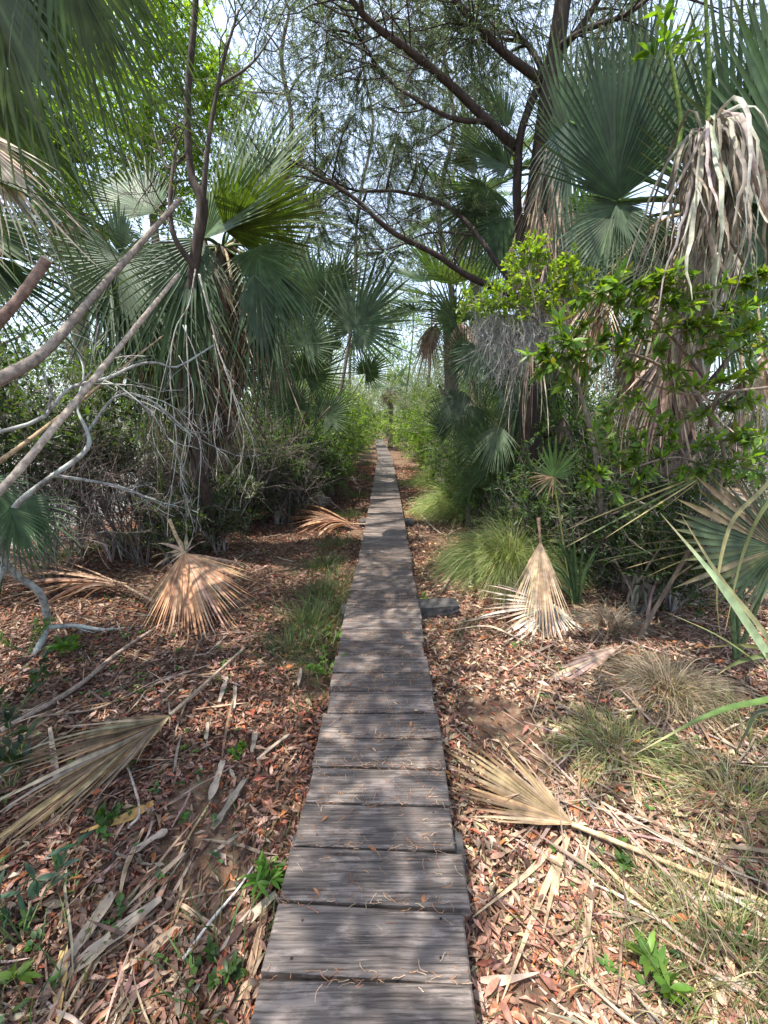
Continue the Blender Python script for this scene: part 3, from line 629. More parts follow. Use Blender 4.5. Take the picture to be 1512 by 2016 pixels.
for i in range(16):
    hang(cpalm, crown, P(430+rng.normal(0, 45), rng.uniform(600, 800), rng.uniform(4.45, 5.0)), rng.uniform(.7, 1.2), (rng.normal(0, .1), -.06), A=30, cols=((.085, .062, .045), (.12, .09, .066), (.06, .045, .034), (.16, .12, .09)), twist=1.2, dead=1.6)
for hx, hy, L in ((300, 650, 1.1), (335, 640, 1.2), (270, 640, .9), (360, 600, 1.5), (400, 640, 1.5)):
    hang(cpalm, crown, P(hx, hy, 4.5), L, (0, 0), cols=((.10, .085, .055), (.06, .07, .035), (.16, .12, .08)))

for hx, hy, L, Y in ((215, 520, 1.1, 4.2), (250, 530, 1.3, 4.2), (290, 545, 1.4, 4.2), (330, 540, 1.3, 4.1), (365, 520, 1.5, 4.0), (400, 530, 1.2, 4.1), (500, 540, 1.2, 4.2), (530, 560, 1.3, 4.3), (560, 540, 1.0, 4.4), (190, 540, .9, 4.3), (310, 600, 1.5, 4.4), (275, 590, 1.3, 4.4)):
    leaf(cpalm, crown, P(hx, hy, Y), P(hx, hy, Y)+A3(rng.normal(0, .12), -.1, -1)*L, (rng.normal(0, .3), -1, .2), A=34, nseg=18, joined=.22, droop=.7, fold=.5, costa=.08, col=[PB, PG, DARK[1], (.075, .11, .06)][int(hx) % 4], twist=.5, lenj=.18, wm=1.25, tip=(.2, .17, .09), tipamt=.8)

# palmetto clump with upright stalks and open fans
pb = G(-1.75, 7.4)
fan = thing('palmetto', pb, 'fan palmetto left of the walk with round open fans on long leaning stalks', 'palmetto')
for (hx, hy, hY, tx, ty, A, cc) in ((697, 648, 5.9, 775, 520, 150, (.07, .11, .06)), (640, 615, 6.1, 620, 480, 145, (.065, .10, .055)), (588, 610, 7.0, 575, 500, 140, PB), (540, 700, 6.6, 545, 590, 150, PB), (603, 745, 6.5, 650, 655, 130, PG), (500, 665, 7.1, 470, 570, 120, PG),
                                    (560, 560, 7.4, 600, 450, 120, PG), (655, 690, 7.2, 600, 640, 120, PB), (525, 610, 7.3, 520, 500, 120, PB), (720, 735, 8.2, 760, 690, 140, PG), (620, 560, 6.9, 560, 470, 140, (.075, .11, .06)), (560, 640, 6.3, 500, 560, 140, (.07, .105, .055)), (660, 560, 7.4, 690, 480, 140, PB), (480, 760, 6.6, 430, 690, 130, PB), (580, 800, 6.4, 540, 730, 140, (.06, .10, .045)), (640, 820, 7.0, 690, 770, 140, PB), (530, 540, 6.6, 480, 440, 130, PB), (600, 680, 6.0, 640, 590, 140, (.075, .11, .06))):
    leaf(fan, pb + A3(rng.normal(0, .1), rng.normal(0, .1), .45), P(hx, hy, hY), P(tx, ty, hY-.1), (rng.normal(.1, .25), -1, .25), A=A, droop=.35, nseg=44, joined=.42, col=cc, costa=.06, fold=.12, pr=(.014, .007), sag=.0)
for (hx, hy, tx, ty, A) in ((548, 850, 535, 640, 14), (556, 860, 560, 690, 9), (520, 850, 505, 700, 10)):
    leaf(fan, pb+A3(0, 0, .3), P(hx, hy, 7.0), P(tx, ty, 7.0), (0, -1, 0), A=A, droop=.05, nseg=14, joined=.85, col=(.04, .08, .045), costa=.4, cbend=0, fold=.6)
for (px, py) in ((592, 728), (520, 770), (627, 760), (490, 800), (650, 800), (470, 760)):
    mb = MB(); tube(mb, [pb+A3(rng.normal(0, .08), 0, .25), P((px+555)/2, (py+930)/2, 6.9), P(px, py, 6.8)], [.022, .016, .010], 6, (.16, .11, .08)); mb.build('leaf_stalk', M_STALK, fan)

# dark slender tree in front of the palm
dt = thing('slender_tree', at(425, 1075), 'slender dark barked tree forking high in front of the brown palm skirt', 'tree')
mb = MB(); tr = tube(mb, [at(425, 1075), P(402, 960, 4.4), P(385, 850, 4.2), P(352, 720, 4.05), P(372, 600, 3.95), P(385, 500, 3.9), P(398, 400, 3.9), P(376, 340, 3.9), P(369, 200, 3.9), P(384, 20, 3.9), P(390, -150, 3.9)], [.06, .05, .045, .042, .042, .046, .046, .031, .026, .023, .020], 9, (.06, .045, .037), 60, .03)
mb.build('trunk', M_BARK, dt)
DB = (.07, .053, .043)
def limbs(parent, lst, col, mat, tw=None, name='limb', label=None, sides=7):
    A_, B_ = [], []
    for pts, r0, r1 in lst:
        mb = MB(); q = tube(mb, pts, [r0, (r0+r1)/2, r1], sides, col, 24, .03)
        if tw:
            A1, A2 = twiggy(mb, q[None], *tw[:6], col, *tw[6:]); A_.append(A1); B_.append(A2)
        mb.build(name, mat, parent, label=label)
    return None, (np.concatenate(A_) if tw else None), (np.concatenate(B_) if tw else None)
limbs(dt, [([P(400, 395, 3.9), P(406, 320, 3.9), P(418, 230, 3.95), P(440, 120, 4.0), P(470, 20, 4.1)], .026, .009), ([P(386, 530, 3.9), P(345, 470, 3.8), P(335, 400, 3.8), P(345, 290, 3.9)], .028, .012),
           ([P(370, 300, 3.9), P(330, 330, 4.0), P(300, 250, 4.2)], .014, .005), ([P(430, 170, 4), P(500, 120, 4.3), P(560, 30, 4.6)], .012, .005)], DB, M_BARK, (7, .7, 4, .35, .006, .003, -.02))
# bleached twigs hanging from it
WT = (.33, .29, .25)
lst = []
for pts, r in (([(385, 530), (372, 600), (345, 650), (335, 740), (348, 880), (332, 1000), (330, 1060)], .009), ([(366, 640), (370, 720), (372, 830), (356, 930), (385, 1050)], .009), ([(392, 540), (408, 600), (430, 690), (455, 760), (448, 850)], .013), ([(372, 830), (395, 880), (392, 960), (386, 1050)], .006),
               ([(345, 650), (318, 760), (300, 850), (325, 920)], .006), ([(352, 700), (380, 760), (375, 860), (350, 960)], .006), ([(360, 640), (385, 700), (400, 780), (412, 860)], .007), ([(440, 720), (470, 800), (500, 880), (490, 950)], .006), ([(420, 660), (432, 760), (420, 850), (440, 930)], .006), ([(455, 760), (480, 860), (470, 930)], .006)):
    lst.append(([P(x, y, 3.75-.02*i) for i, (x, y) in enumerate(pts)], r*.75, r*.3))
limbs(dt, lst, WT, M_PALE, (5, .30, 3, 0.14, .0024, .0015, .22, .2, .55), 'dead_branch', 'bleached bare twigs hanging down', 5)

# pale lichen covered little tree, lower left
wt = thing('small_tree', at(62, 1300), 'crooked small tree with pale lichen covered bark at the lower left edge', 'tree')
mb = MB(); tube(mb, [at(62, 1300), P(92, 1235, 2.72), P(80, 1170, 2.62), P(30, 1130, 2.52), P(4, 1085, 2.45), P(25, 1005, 2.42), P(92, 945, 2.45), P(150, 905, 2.52), P(175, 875, 2.6), P(170, 845, 2.65), P(152, 800, 2.7), P(165, 730, 2.8), P(140, 660, 2.9), P(137, 590, 3.0)],
                [.022, .022, .024, .022, .020, .018, .016, .015, .014, .011, .008, .006, .005, .003], 9, (.24, .23, .21), 70, .06); mb.build('trunk', M_PALE, wt)
limbs(wt, [([P(92, 1235, 2.7), P(150, 1232, 2.8), P(210, 1240, 2.85), P(290, 1232, 2.95)], .02, .010), ([P(10, 1110, 2.47), P(-20, 1180, 2.4), P(-60, 1300, 2.3)], .02, .014), ([P(165, 860, 2.65), P(230, 780, 2.8), P(300, 790, 2.9), P(380, 860, 3.0)], .009, .005), ([P(100, 935, 2.45), P(240, 960, 2.8), P(330, 1000, 3.2)], .012, .006)], (.27, .26, .24), M_PALE, (5, .5, 4, .25, .004, .002))
wl = thing('fallen_limb', P(-40, 862, 2.3), 'grey lichened limb reaching in from the left edge under the palm fronds', 'limb')
limbs(wl, [([P(-160, 900, 2.1), P(-30, 858, 2.3), P(80, 825, 2.4), P(135, 765, 2.5), P(210, 745, 2.6), P(270, 718, 2.75), P(310, 714, 2.85), P(350, 722, 2.95), P(420, 680, 3.3)], .013, .006)], (.25, .24, .225), M_PALE, (9, .55, 4, .3, .005, .0025))

# dead fronds lying or leaning on the litter
def fallen(base, hub, tipp, face, label, stalkcol=TAN, name='dead_palm_frond', gb=None, pr=(.016, .009), sag=0., **k):
    o = thing(name, gb if gb is not None else hub, label, 'palm frond', 'dry fan fronds fallen beside the walk')
    hub = np.asarray(hub, float); ax = np.asarray(tipp, float)-hub; mb = MB()
    kw = dict(nseg=40, joined=.5, droop=.5, fold=.15, costa=.12, cbend=.2, cols=(TAN, RUST, GREY), cj=.2, dead=.35, twist=.35, tipamt=.3, tip=(.3, .24, .18), lenj=.12); kw.update(k)
    frond(mb, hub, ax, face, np.linalg.norm(ax), **kw)
    v = np.vstack(mb.v); g = gz(v[:, 0], v[:, 1])+.015; v[:, 2] = np.maximum(v[:, 2], g + rng.uniform(0, .012, len(v))); mb.v = [v]
    mb.build('blade', M_DEAD, o)
    if base is not None:
        m2 = MB(); petiole(m2, base, hub, r0=pr[0], r1=pr[1], col=stalkcol, sag=sag); m2.build('leaf_stalk', M_STALK, o)
    return o
g1 = at(390, 1225)
fallen(P(333, 1022, 3.25), P(362, 1090, 3.2), at(420, 1262), (.2, -.8, .75), 'tent shaped rust brown dead frond with its stalk sticking up, beside the bare patch left', (.42, .30, .17), A=62, nseg=54, droop=.25, joined=.55, cols=((.30, .155, .075), (.36, .21, .11), (.23, .12, .065), (.33, .21, .13)), dead=.5, twist=.5, gb=g1, fold=-.25, costa=.03)
fallen(None, P(368, 1085, 3.25), P(300, 1075, 3.3), (0, -.6, .8), 'small curled dead fan on top of the tent shaped frond', A=120, nseg=10, droop=1.7, joined=.25, cols=((.26, .18, .115), (.32, .23, .15)), dead=1.1, twist=.9)
def strapfan(hub, tips, n, w, cols, arch, label, base=None):
    """a fallen fan whose strips have parted: each strip arcs from the hub to the ground"""
    o = thing('dead_palm_frond', hub, label, 'palm frond', 'dry fan fronds fallen beside the walk'); mb = MB(); tips = np.asarray(tips, float); Pn = []
    tp = spline(tips, n) + rng.normal(0, .045, (n, 3))*A3(1, 1, .6)
    for t in tp:
        m = (hub+t)/2 + A3(rng.normal(0, .02), rng.normal(0, .02), arch*rng.uniform(.5, 1.3)); q = spline([hub+rng.normal(0, .008, 3), m, t], 12); q[:, 2] = np.maximum(q[:, 2], gz(q[:, 0], q[:, 1])+rng.uniform(.012, .04)); Pn.append(q)
    strips(mb, np.array(Pn), w*rnd(n, .6, 1.2)[:, None]*np.interp(np.linspace(0, 1, 12), [0, .4, .75, 1], [.3, 1, .8, .08])[None], pick(cols, n, .2), nz(rng.normal(0, .35, (n, 3))+A3(0, -.3, 1)), .5, rng.normal(0, .5, n)[:, None]*np.linspace(0, 1.6, 12)[None])
    mb.build('blade', M_DEAD, o)
    if base is not None:
        m2 = MB(); petiole(m2, base, hub, r0=.012, r1=.009, col=(.34, .25, .16)); m2.build('leaf_stalk', M_STALK, o)
strapfan(at(250, 1178)+A3(0, 0, .13), [at(-30, 1120)+A3(0, 0, .2), at(-40, 1170)+A3(0, 0, .12), at(20, 1195)+A3(0, 0, .05), at(120, 1200)+A3(0, 0, .03)], 26, .016, ((.27, .16, .10), (.32, .21, .135), (.20, .12, .078)), .10, 'long flat brown dead frond lying at the left edge behind the pale trunk', P(305, 1185, 3.1))
strapfan(at(692, 1043)+A3(0, 0, .10), [at(575, 1000)+A3(0, 0, .14), at(555, 1020)+A3(0, 0, .16), at(575, 1050)+A3(0, 0, .08), at(625, 1072)+A3(0, 0, .03)], 34, .020, ((.32, .18, .10), (.38, .235, .14), (.27, .145, .085)), .12, 'reddish fan shaped dead frond touching the left edge of the planks', at(740, 1042)+A3(0, 0, .08))
fallen(None, at(520, 1010)+A3(0, 0, .1), at(430, 1000)+A3(0, 0, .15), (0, -.5, 1), 'grey brown withered frond in the shade under the slender tree', A=60, nseg=26, cols=((.14, .11, .085), (.2, .155, .12)))
fallen(P(622, 948, 7.0), P(625, 955, 7.0), at(635, 1012), (.2, -1, 0), 'small grey withered leaf hanging upright near the palmetto foot', A=26, nseg=16, droop=.4, cols=((.33, .28, .23), (.26, .215, .175)), dead=.3)
h4 = at(338, 1440)+A3(0, 0, .10)
fallen(at(482, 1288)+A3(0, 0, .05), h4, at(-30, 1690)+A3(0, 0, .06), (.35, -.5, .9), 'long folded straw coloured dead frond at the lower left with its stalk toward the walk', (.27, .21, .15), A=24, nseg=34, droop=.18, joined=.42, fold=1.2, costa=.12, cbend=.05, cols=((.26, .175, .085), (.20, .14, .08), (.31, .25, .18), (.13, .088, .05)), dead=.5, twist=.6, wm=2.3, pr=(.010, .012))
for pts, r, c, lab in (([(5, 1450), (150, 1365), (240, 1290), (330, 1230)], .017, (.24, .18, .14), 'long straight brown dead stalk lying on the litter at left'), ([(60, 1420), (200, 1400), (330, 1340), (420, 1340)], .007, (.2, .15, .11), 'thin curved dead twig lying below the brown stalk'),
                       ([(362, 1900), (420, 1820), (470, 1760), (500, 1715)], .006, (.5, .46, .42), 'bleached thin twig lying left of the planks'), ([(255, 1640), (275, 1590), (222, 1440), (205, 1440)], .006, (.40, .32, .26), 'short pinkish bent strip near the folded frond')):
    mb = MB(); q = [at(*a)+A3(0, 0, r+.02) for a in pts]; tube(mb, q, [r, r*.9, r*.6], 6, c, 24, .04); tag(mb.build('dead_stick', M_STALK, None, q[0]), lab, 'stick', 'dead stalks and twigs on the litter')
def strap(pts, w, col, label, lift=.03, fold=.4):
    q = spline([at(*a)+A3(0, 0, lift) for a in pts], 14); mb = MB(); strips(mb, q[None], (w*np.interp(np.linspace(0, 1, 14), [0, .4, 1], [.5, 1, .15]))[None], A3(*col), nz(A3(rng.normal(0, .3), -.4, 1)), fold)
    return tag(mb.build('palm_strap', M_DEAD, None, q[0]), label, 'leaf strip', 'dry palm leaf strips on the litter')
for a in (([(545, 1770), (480, 1830), (430, 1890)], .02, (.40, .33, .25), 'broad pale dry strip slanting away from the planks at lower left'), ([(525, 1800), (505, 1900), (480, 2010)], .016, (.38, .28, .18), 'tan dry strip hugging the lower left edge of the planks'),
          ([(515, 1830), (490, 1930), (462, 2010)], .013, (.34, .22, .15), 'reddish dry strip beside the tan one along the planks'), ([(285, 1640), (250, 1720), (235, 1800)], .014, (.42, .31, .2), 'upright tan strip in the middle of the lower left litter'), ([(365, 1690), (300, 1750), (250, 1800)], .012, (.33, .24, .17), 'dull strip crossing under the folded frond tips'),
          ([(360, 1830), (300, 1880), (240, 1925)], .016, (.38, .26, .17), 'rusty strip in the bottom left litter'), ([(130, 1870), (120, 1960), (118, 2030)], .02, (.46, .30, .12), 'orange yellow strip at the bottom edge, left'), ([(100, 1440), (112, 1530), (125, 1600)], .018, (.36, .29, .22), 'grey tan curved strip above the folded frond'),
          ([(305, 1590), (250, 1620), (160, 1650)], .022, (.50, .30, .10), 'bright golden strip under the folded frond'), ([(545, 1700), (520, 1710), (490, 1740)], .012, (.34, .24, .18), 'short arched strip next to the left plank edge')):
    strap(*a)

# sprigs and small leafy plants, left
def sprig(base, label, n=4, h=.16, leafL=.06, leafW=.16, cols=LIME, per=9, spread=.6, lean=(0, 0), name='leafy_sprig', col=(.14, .16, .06)):
    o = thing(name, base, label, 'sprig'); base = A3(*base); mb = MB()
    a = rnd(n, 0, 6.28); d = np.stack([np.cos(a)*spread+lean[0], np.sin(a)*spread+lean[1], np.ones(n)], 1)
    Pn = walk(np.repeat(base[None], n, 0), d, h*rnd(n, .6, 1.2), 7, .1); tubes(mb, Pn, .0032*np.linspace(1, .5, 7)[None], 5, A3(*col)); mb.build('stem', M_BARK, o)
    ml = MB(); leaf_on(ml, Pn, per, leafL, leafW, cols, True, .35, .9, .3); e = np.repeat(Pn[:, -1], 5, 0); dd = rdir(n*5); dd[:, 2] = np.abs(dd[:, 2])*.6
    leaves(ml, e, dd, A3(0, 0, 1)+rng.normal(0, .3, (n*5, 3)), rnd(n*5, leafL*.7, leafL*1.3), leafL*leafW, pick(cols, n*5, .2), True, .2); ml.build('foliage', M_LEAF, o)
    return o
sprig(at(135, 1290), 'bright glossy green sprig at the foot of the pale crooked tree', 4, .12, .09, .17, [(.10, .2, .035), (.07, .15, .03)], 6)
sprig(at(40, 1860), 'blue green sprig with narrow leaves at the bottom left edge', 5, .26, .075, .13, [(.05, .10, .07), (.07, .12, .08)], 8, .5, (-.1, .1))
sprig(at(0, 1960), 'yellow green sprig in the bottom left corner', 4, .18, .06, .16, [(.10, .17, .03), (.06, .11, .03)], 7)
sprig(at(20, 1560), 'dark leafy sprig beside the tip of the folded frond', 5, .28, .08, .18, DARK, 8, .7)
sprig(at(40, 1400), 'dark bushy sprig by the long brown stalk', 6, .32, .07, .18, DARK, 9, .8)
sprig(at(60, 1300)+A3(-.1, .1, 0), 'yellowish thin leaved sprig behind the pale trunk foot', 6, .3, .05, .16, [(.13, .19, .05), (.09, .15, .05)], 9, .7)
sprig(at(640, 1330)+A3(.0, .0, 0), 'tiny lime vine climbing the left plank edge', 9, .16, .032, .34, [(.16, .27, .06), (.12, .22, .05)], 8, 1.1)
sprig(at(655, 1260), 'heart leaved lime vine further along the left plank edge', 7, .12, .03, .36, [(.15, .26, .06), (.11, .2, .05)], 8, 1.)
sprig(at(525, 1750), 'grassy green sprout against the left plank edge', 5, .10, .07, .1, [(.08, .17, .03)], 5, .5)
sprig(at(440, 1920)+A3(0, 0, 0), 'small weed with rounded leaves at the bottom, left of the planks', 5, .10, .03, .26, GREEN, 7, .7)
sprig(at(215, 1640), 'round leaved seedling under the folded frond', 3, .08, .045, .3, GREEN, 6, .6)
sprig(at(470, 1490), 'tiny rosette on the dark soil patch', 5, .05, .03, .3, LIME, 6, .9)

# brush behind: leafy shrubs left
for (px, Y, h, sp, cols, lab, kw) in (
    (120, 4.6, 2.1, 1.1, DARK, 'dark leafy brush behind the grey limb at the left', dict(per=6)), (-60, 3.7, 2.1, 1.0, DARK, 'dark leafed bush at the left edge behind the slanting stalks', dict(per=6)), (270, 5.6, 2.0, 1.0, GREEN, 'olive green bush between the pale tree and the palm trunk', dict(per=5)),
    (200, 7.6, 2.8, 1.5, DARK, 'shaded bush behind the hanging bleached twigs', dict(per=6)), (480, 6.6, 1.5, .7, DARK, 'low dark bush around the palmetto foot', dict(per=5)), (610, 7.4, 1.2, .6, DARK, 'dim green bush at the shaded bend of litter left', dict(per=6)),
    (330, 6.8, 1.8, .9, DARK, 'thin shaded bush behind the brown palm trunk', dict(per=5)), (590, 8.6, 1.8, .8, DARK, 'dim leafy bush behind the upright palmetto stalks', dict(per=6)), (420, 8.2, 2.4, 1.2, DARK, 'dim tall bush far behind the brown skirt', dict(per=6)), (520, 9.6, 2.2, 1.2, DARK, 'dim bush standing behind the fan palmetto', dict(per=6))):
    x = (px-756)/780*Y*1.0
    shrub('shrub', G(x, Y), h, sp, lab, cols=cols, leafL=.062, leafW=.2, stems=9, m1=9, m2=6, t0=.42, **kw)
for (px, Y, h, sp, cols, lab) in ((60, 3.9, 2.0, .9, DARK, 'broad leaved dark bush right behind the lichened limb'), (190, 4.4, 1.7, .8, DARK, 'broad leaved bush behind the upper bend of the pale trunk'), (-40, 4.8, 2.6, 1.2, GREEN, 'broad leaved green bush behind the sawn stalk')):
    shrub('shrub', G((px-756)/780*Y, Y), h, sp, lab, cols=cols, leafL=.085, leafW=.22, stems=7, m1=8, m2=5, per=6, t0=.5)
for (px, Y, h, sp, lab) in ((60, 3.6, 1.2, .9, 'tangle of bare grey twigs behind the pale crooked trunk'), (230, 4.5, 1.5, 1.1, 'bare twig thicket in front of the dark water'), (360, 5.4, 1.4, .9, 'bare grey stems crowding the brown palm foot'), (470, 6.0, 1.5, .9, 'bare brown twigs between the palm and palmetto'), (640, 8.1, .9, .5, 'dark bare twigs near the left plank edge'), (560, 6.6, 1.2, .7, 'dead twig heap under the palmetto stalks')):
    shrub('bare_shrub', G((px-756)/780*Y, Y), h, sp, lab, stems=11, m1=9, m2=6, bare=True, col=(.13, .11, .095), tw=(.5, .3), wander=.26, r=.010)

# bright leafy tree, upper left
def tree(name, base, trunk, clumps, label, cols, leafL=.05, leafW=.2, r=.09, bcol=(.16, .13, .11), per=26, tw=44, cat='tree', group=None, grav=.02, rr=.35, bark=None, cedar=False, spray=40):
    o = thing(name, base, label, cat, group); mb = MB(); pts = tube(mb, [base]+list(trunk), np.linspace(r, r*rr, len(trunk)+1), 8, bcol, 30, .03)
    wood = MB(); ml = MB()
    for C, R in clumps:
        a = nearest(pts, C); limb(wood, a, C, r*.3, .008, bcol)
        Pn = clump_twigs(wood, C, R, tw, bcol, grav)
        if cedar: cedar_spray(ml, Pn, spray, cols=cols)
        else:
            A1, A2 = twiggy(wood, Pn, 3, R*.4, 0, 0, .002, .001, bcol, grav); leaf_on(ml, A1, max(2, per//6), leafL, leafW, cols); leaf_on(ml, Pn, per//3, leafL, leafW, cols)
    mb.build('trunk', bark or M_BARK, o); wood.build('limb', bark or M_BARK, o); ml.build('crown', M_CEDAR if cedar else M_LEAF, o)
    return o
def cl_(lst): return [(P(x, y, Y), R) for x, y, Y, R in lst]
tree('leafy_tree', G(-4.6, 8.6), [P(330, 700, 8.5), P(300, 400, 8.4), P(290, 100, 8.2), P(280, -100, 8)], cl_([(230, 110, 7.6, .85), (310, 190, 7.8, .8), (200, 250, 7.9, .9), (380, 110, 8.0, .8), (400, 260, 8.2, .8), (290, 330, 8.2, .8), (150, 60, 7.8, .9), (330, 40, 7.8, .8), (120, 180, 8.2, .9), (430, 360, 8.3, .6), (180, 380, 8.3, .8), (350, 400, 8.4, .6), (450, 190, 8.4, .6), (250, -60, 7.6, .9), (100, 330, 8.4, .9), (60, 240, 8.6, .9)]),
     'tall bright green leafy tree behind the drooping palm fronds, upper left', [(.15, .25, .03), (.19, .29, .035), (.12, .20, .028)], .066, .2, .10, per=90, tw=46)
tree('leafy_tree', G(-7.6, 9.2), [P(-60, 500, 9), P(0, 200, 8.8)], cl_([(40, 600, 8.4, .8), (110, 480, 8.6, .8), (20, 430, 8.8, .9), (180, 560, 8.8, .7), (-40, 560, 8.4, .9), (80, 700, 8.6, .8), (280, 620, 9.2, .7), (170, 700, 9, .7), (-30, 300, 8.6, .9), (-60, 150, 8.6, 1.)]), 'mid green leafy tree low at the left edge beyond the stalks', GREEN, .06, .2, .09, per=66, tw=38)

# dense low growth that walls the path in on the left
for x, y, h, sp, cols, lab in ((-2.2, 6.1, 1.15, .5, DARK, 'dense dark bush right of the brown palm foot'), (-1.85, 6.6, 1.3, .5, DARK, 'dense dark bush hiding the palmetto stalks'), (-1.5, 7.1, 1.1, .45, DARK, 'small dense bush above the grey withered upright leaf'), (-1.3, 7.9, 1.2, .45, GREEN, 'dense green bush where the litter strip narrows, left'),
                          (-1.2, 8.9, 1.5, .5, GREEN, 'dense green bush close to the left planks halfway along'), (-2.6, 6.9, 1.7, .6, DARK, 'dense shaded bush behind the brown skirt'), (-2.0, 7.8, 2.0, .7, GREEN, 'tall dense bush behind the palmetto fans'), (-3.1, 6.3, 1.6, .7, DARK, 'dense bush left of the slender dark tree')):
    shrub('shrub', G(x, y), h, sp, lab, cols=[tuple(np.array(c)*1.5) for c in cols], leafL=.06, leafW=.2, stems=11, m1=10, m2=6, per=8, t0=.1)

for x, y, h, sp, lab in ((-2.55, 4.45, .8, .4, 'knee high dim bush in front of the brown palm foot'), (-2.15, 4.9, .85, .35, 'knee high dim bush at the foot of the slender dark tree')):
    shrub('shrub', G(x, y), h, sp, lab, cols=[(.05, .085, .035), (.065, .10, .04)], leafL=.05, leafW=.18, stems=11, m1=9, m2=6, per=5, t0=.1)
shrub('bare_shrub', G(-2.75, 4.3), 1.3, .6, 'brown bare twigs standing against the palm trunk at left', stems=10, m1=9, m2=6, bare=True, col=(.12, .095, .08), tw=(.5, .3), wander=.26, r=.008)
# ================================================================== RIGHT SIDE
CB = (.048, .036, .030)
cbase = at(1050, 1085)
ced = thing('cedar_tree', cbase, 'large dark barked cedar right of the walk whose limbs arch over the boardwalk', 'tree')
mb = MB(); ctr_ = tube(mb, [cbase, P(1045, 900, 4.9), P(1040, 700, 4.85), P(1040, 500, 4.8), P(1062, 330, 4.7), P(1078, 200, 4.6), P(1100, 60, 4.5), P(1130, -160, 4.4)], [.125, .11, .10, .095, .09, .085, .075, .06], 12, CB, 60, .03)
mb.build('trunk', M_BARK, ced)
LM = [([P(1042, 560, 4.85), P(1020, 420, 4.75), P(1020, 330, 4.7), P(1030, 245, 4.65), P(1082, 130, 4.6), P(1160, 30, 4.55), P(1215, -80, 4.5)], .052, .026),
      ([P(1066, 158, 4.6), P(1000, 110, 4.5), P(940, 50, 4.4), P(898, 0, 4.3), P(860, -80, 4.2)], .04, .022),
      ([P(1018, 290, 4.7), P(960, 238, 4.6), P(880, 160, 4.4), P(800, 95, 4.2), P(735, 48, 4.05), P(690, -5, 3.95), P(660, -80, 3.9)], .043, .017),
      ([P(1035, 590, 4.85), P(930, 548, 4.7), P(860, 502, 4.6), P(770, 455, 4.45), P(700, 392, 4.35), P(625, 345, 4.3), P(555, 305, 4.3)], .038, .010),
      ([P(960, 240, 4.6), P(890, 232, 4.5), P(810, 190, 4.5), P(760, 150, 4.6), P(700, 60, 4.7)], .024, .008),
      ([P(1010, 560, 4.85), P(900, 420, 5.2), P(790, 378, 5.4), P(700, 375, 5.5), P(620, 340, 5.6)], .028, .009),
      ([P(1080, 160, 4.6), P(1040, 90, 4.9), P(990, 60, 5.2), P(900, 60, 5.4), P(820, 20, 5.5)], .028, .010),
      ([P(1090, 100, 4.5), P(1150, 60, 4.3), P(1230, 30, 4.1), P(1300, -20, 4.0)], .030, .012)]
QS = []
for l in LM:
    _, A1, A2 = limbs(ced, [l], CB, M_BARK, (16, .75, 5, .38, .008, .0032, .0, .2, .9, .0, .2)); QS.append((A1, A2))
ml = MB()
for A1, A2 in QS: cedar_spray(ml, A2, 9, .06, .05, CEDC)
cw = MB()
for x, y, Y, R in ((640, 60, 4.6, .6), (720, 120, 4.9, .6), (800, 40, 5.0, .7), (870, 110, 5.2, .6), (950, 160, 5.4, .6), (700, 220, 5.4, .65), (790, 250, 5.6, .65), (880, 300, 5.8, .6), (620, 200, 5.2, .6), (660, 300, 5.6, .5), (760, 340, 5.8, .55), (840, 400, 5.9, .5), (700, 450, 5.6, .4), (620, 420, 5.4, .45),
                   (900, 20, 4.8, .6), (1000, 20, 4.8, .6), (720, -60, 4.6, .7), (850, -80, 4.4, .8), (980, -90, 4.4, .8), (600, -60, 4.8, .7), (1100, -120, 4.4, .8), (930, 420, 5.4, .4), (1220, 20, 4.6, .5), (760, 500, 5.8, .4), (820, 300, 5.2, .5), (930, 60, 4.4, .5)):
    C = P(x, y, Y); limb(cw, nearest(np.vstack([spline(l[0], 20) for l in LM]), C), C, .014, .005, CB)
    cedar_spray(ml, clump_twigs(cw, C, R, 40, CB, .05, .003), 58, .06, .05, CEDC)
for x, y, z, R in ((-1.3, 2.6, 4.6, .55), (-.9, 1.9, 4.9, .6), (-.3, 2.4, 5.2, .6), (-1.9, 3.2, 5.2, .6), (.5, 2.2, 5.0, .7), (-.6, 3.4, 5.6, .6), (.3, 3.3, 5.8, .6), (-1.6, 1.2, 4.8, .7), (1.4, 2.6, 5.4, .7), (-2.4, 2.2, 5.4, .7), (1.0, 4.2, 6.2, .7), (-.2, 1.3, 5.0, .6), (-1.7, 2.6, 5.3, .6), (-1.5, 2.1, 4.9, .55), (-1.85, 2.3, 5.7, .6), (-1.3, 3.0, 5.2, .5), (-1.6, -.3, 5.0, .6), (-1.7, .35, 5.2, .6), (-2.4, .1, 5.2, .65), (-3.0, .6, 5.0, .65), (-2.3, .9, 5.4, .65), (-3.3, 1.2, 5.6, .7), (-1.3, .9, 4.9, .45), (-2.8, -.5, 5.2, .65), (-3.4, 2.4, 5.8, .7), (-3.9, .2, 5.4, .7), (-1.5, 1.2, 5.6, .5), (.05, .2, 5.2, .45), (-.55, .65, 5.5, .5), (.5, 1.1, 5.6, .5), (-.2, -.3, 5.0, .45)):   # unseen crown clumps added overhead, to shade the near boards and litter
    C = A3(x, y, z); limb(cw, P(860, -80, 4.2) if x > -.5 else P(660, -80, 3.9), C, .02, .006, CB)
    cedar_spray(ml, clump_twigs(cw, C, R, 34, CB, .05, .0035), 95 if y < 1.3 else 40, .075, .06, CEDC)
cw.build('twigs', M_BARK, ced); ml.build('crown', M_CEDAR, ced)

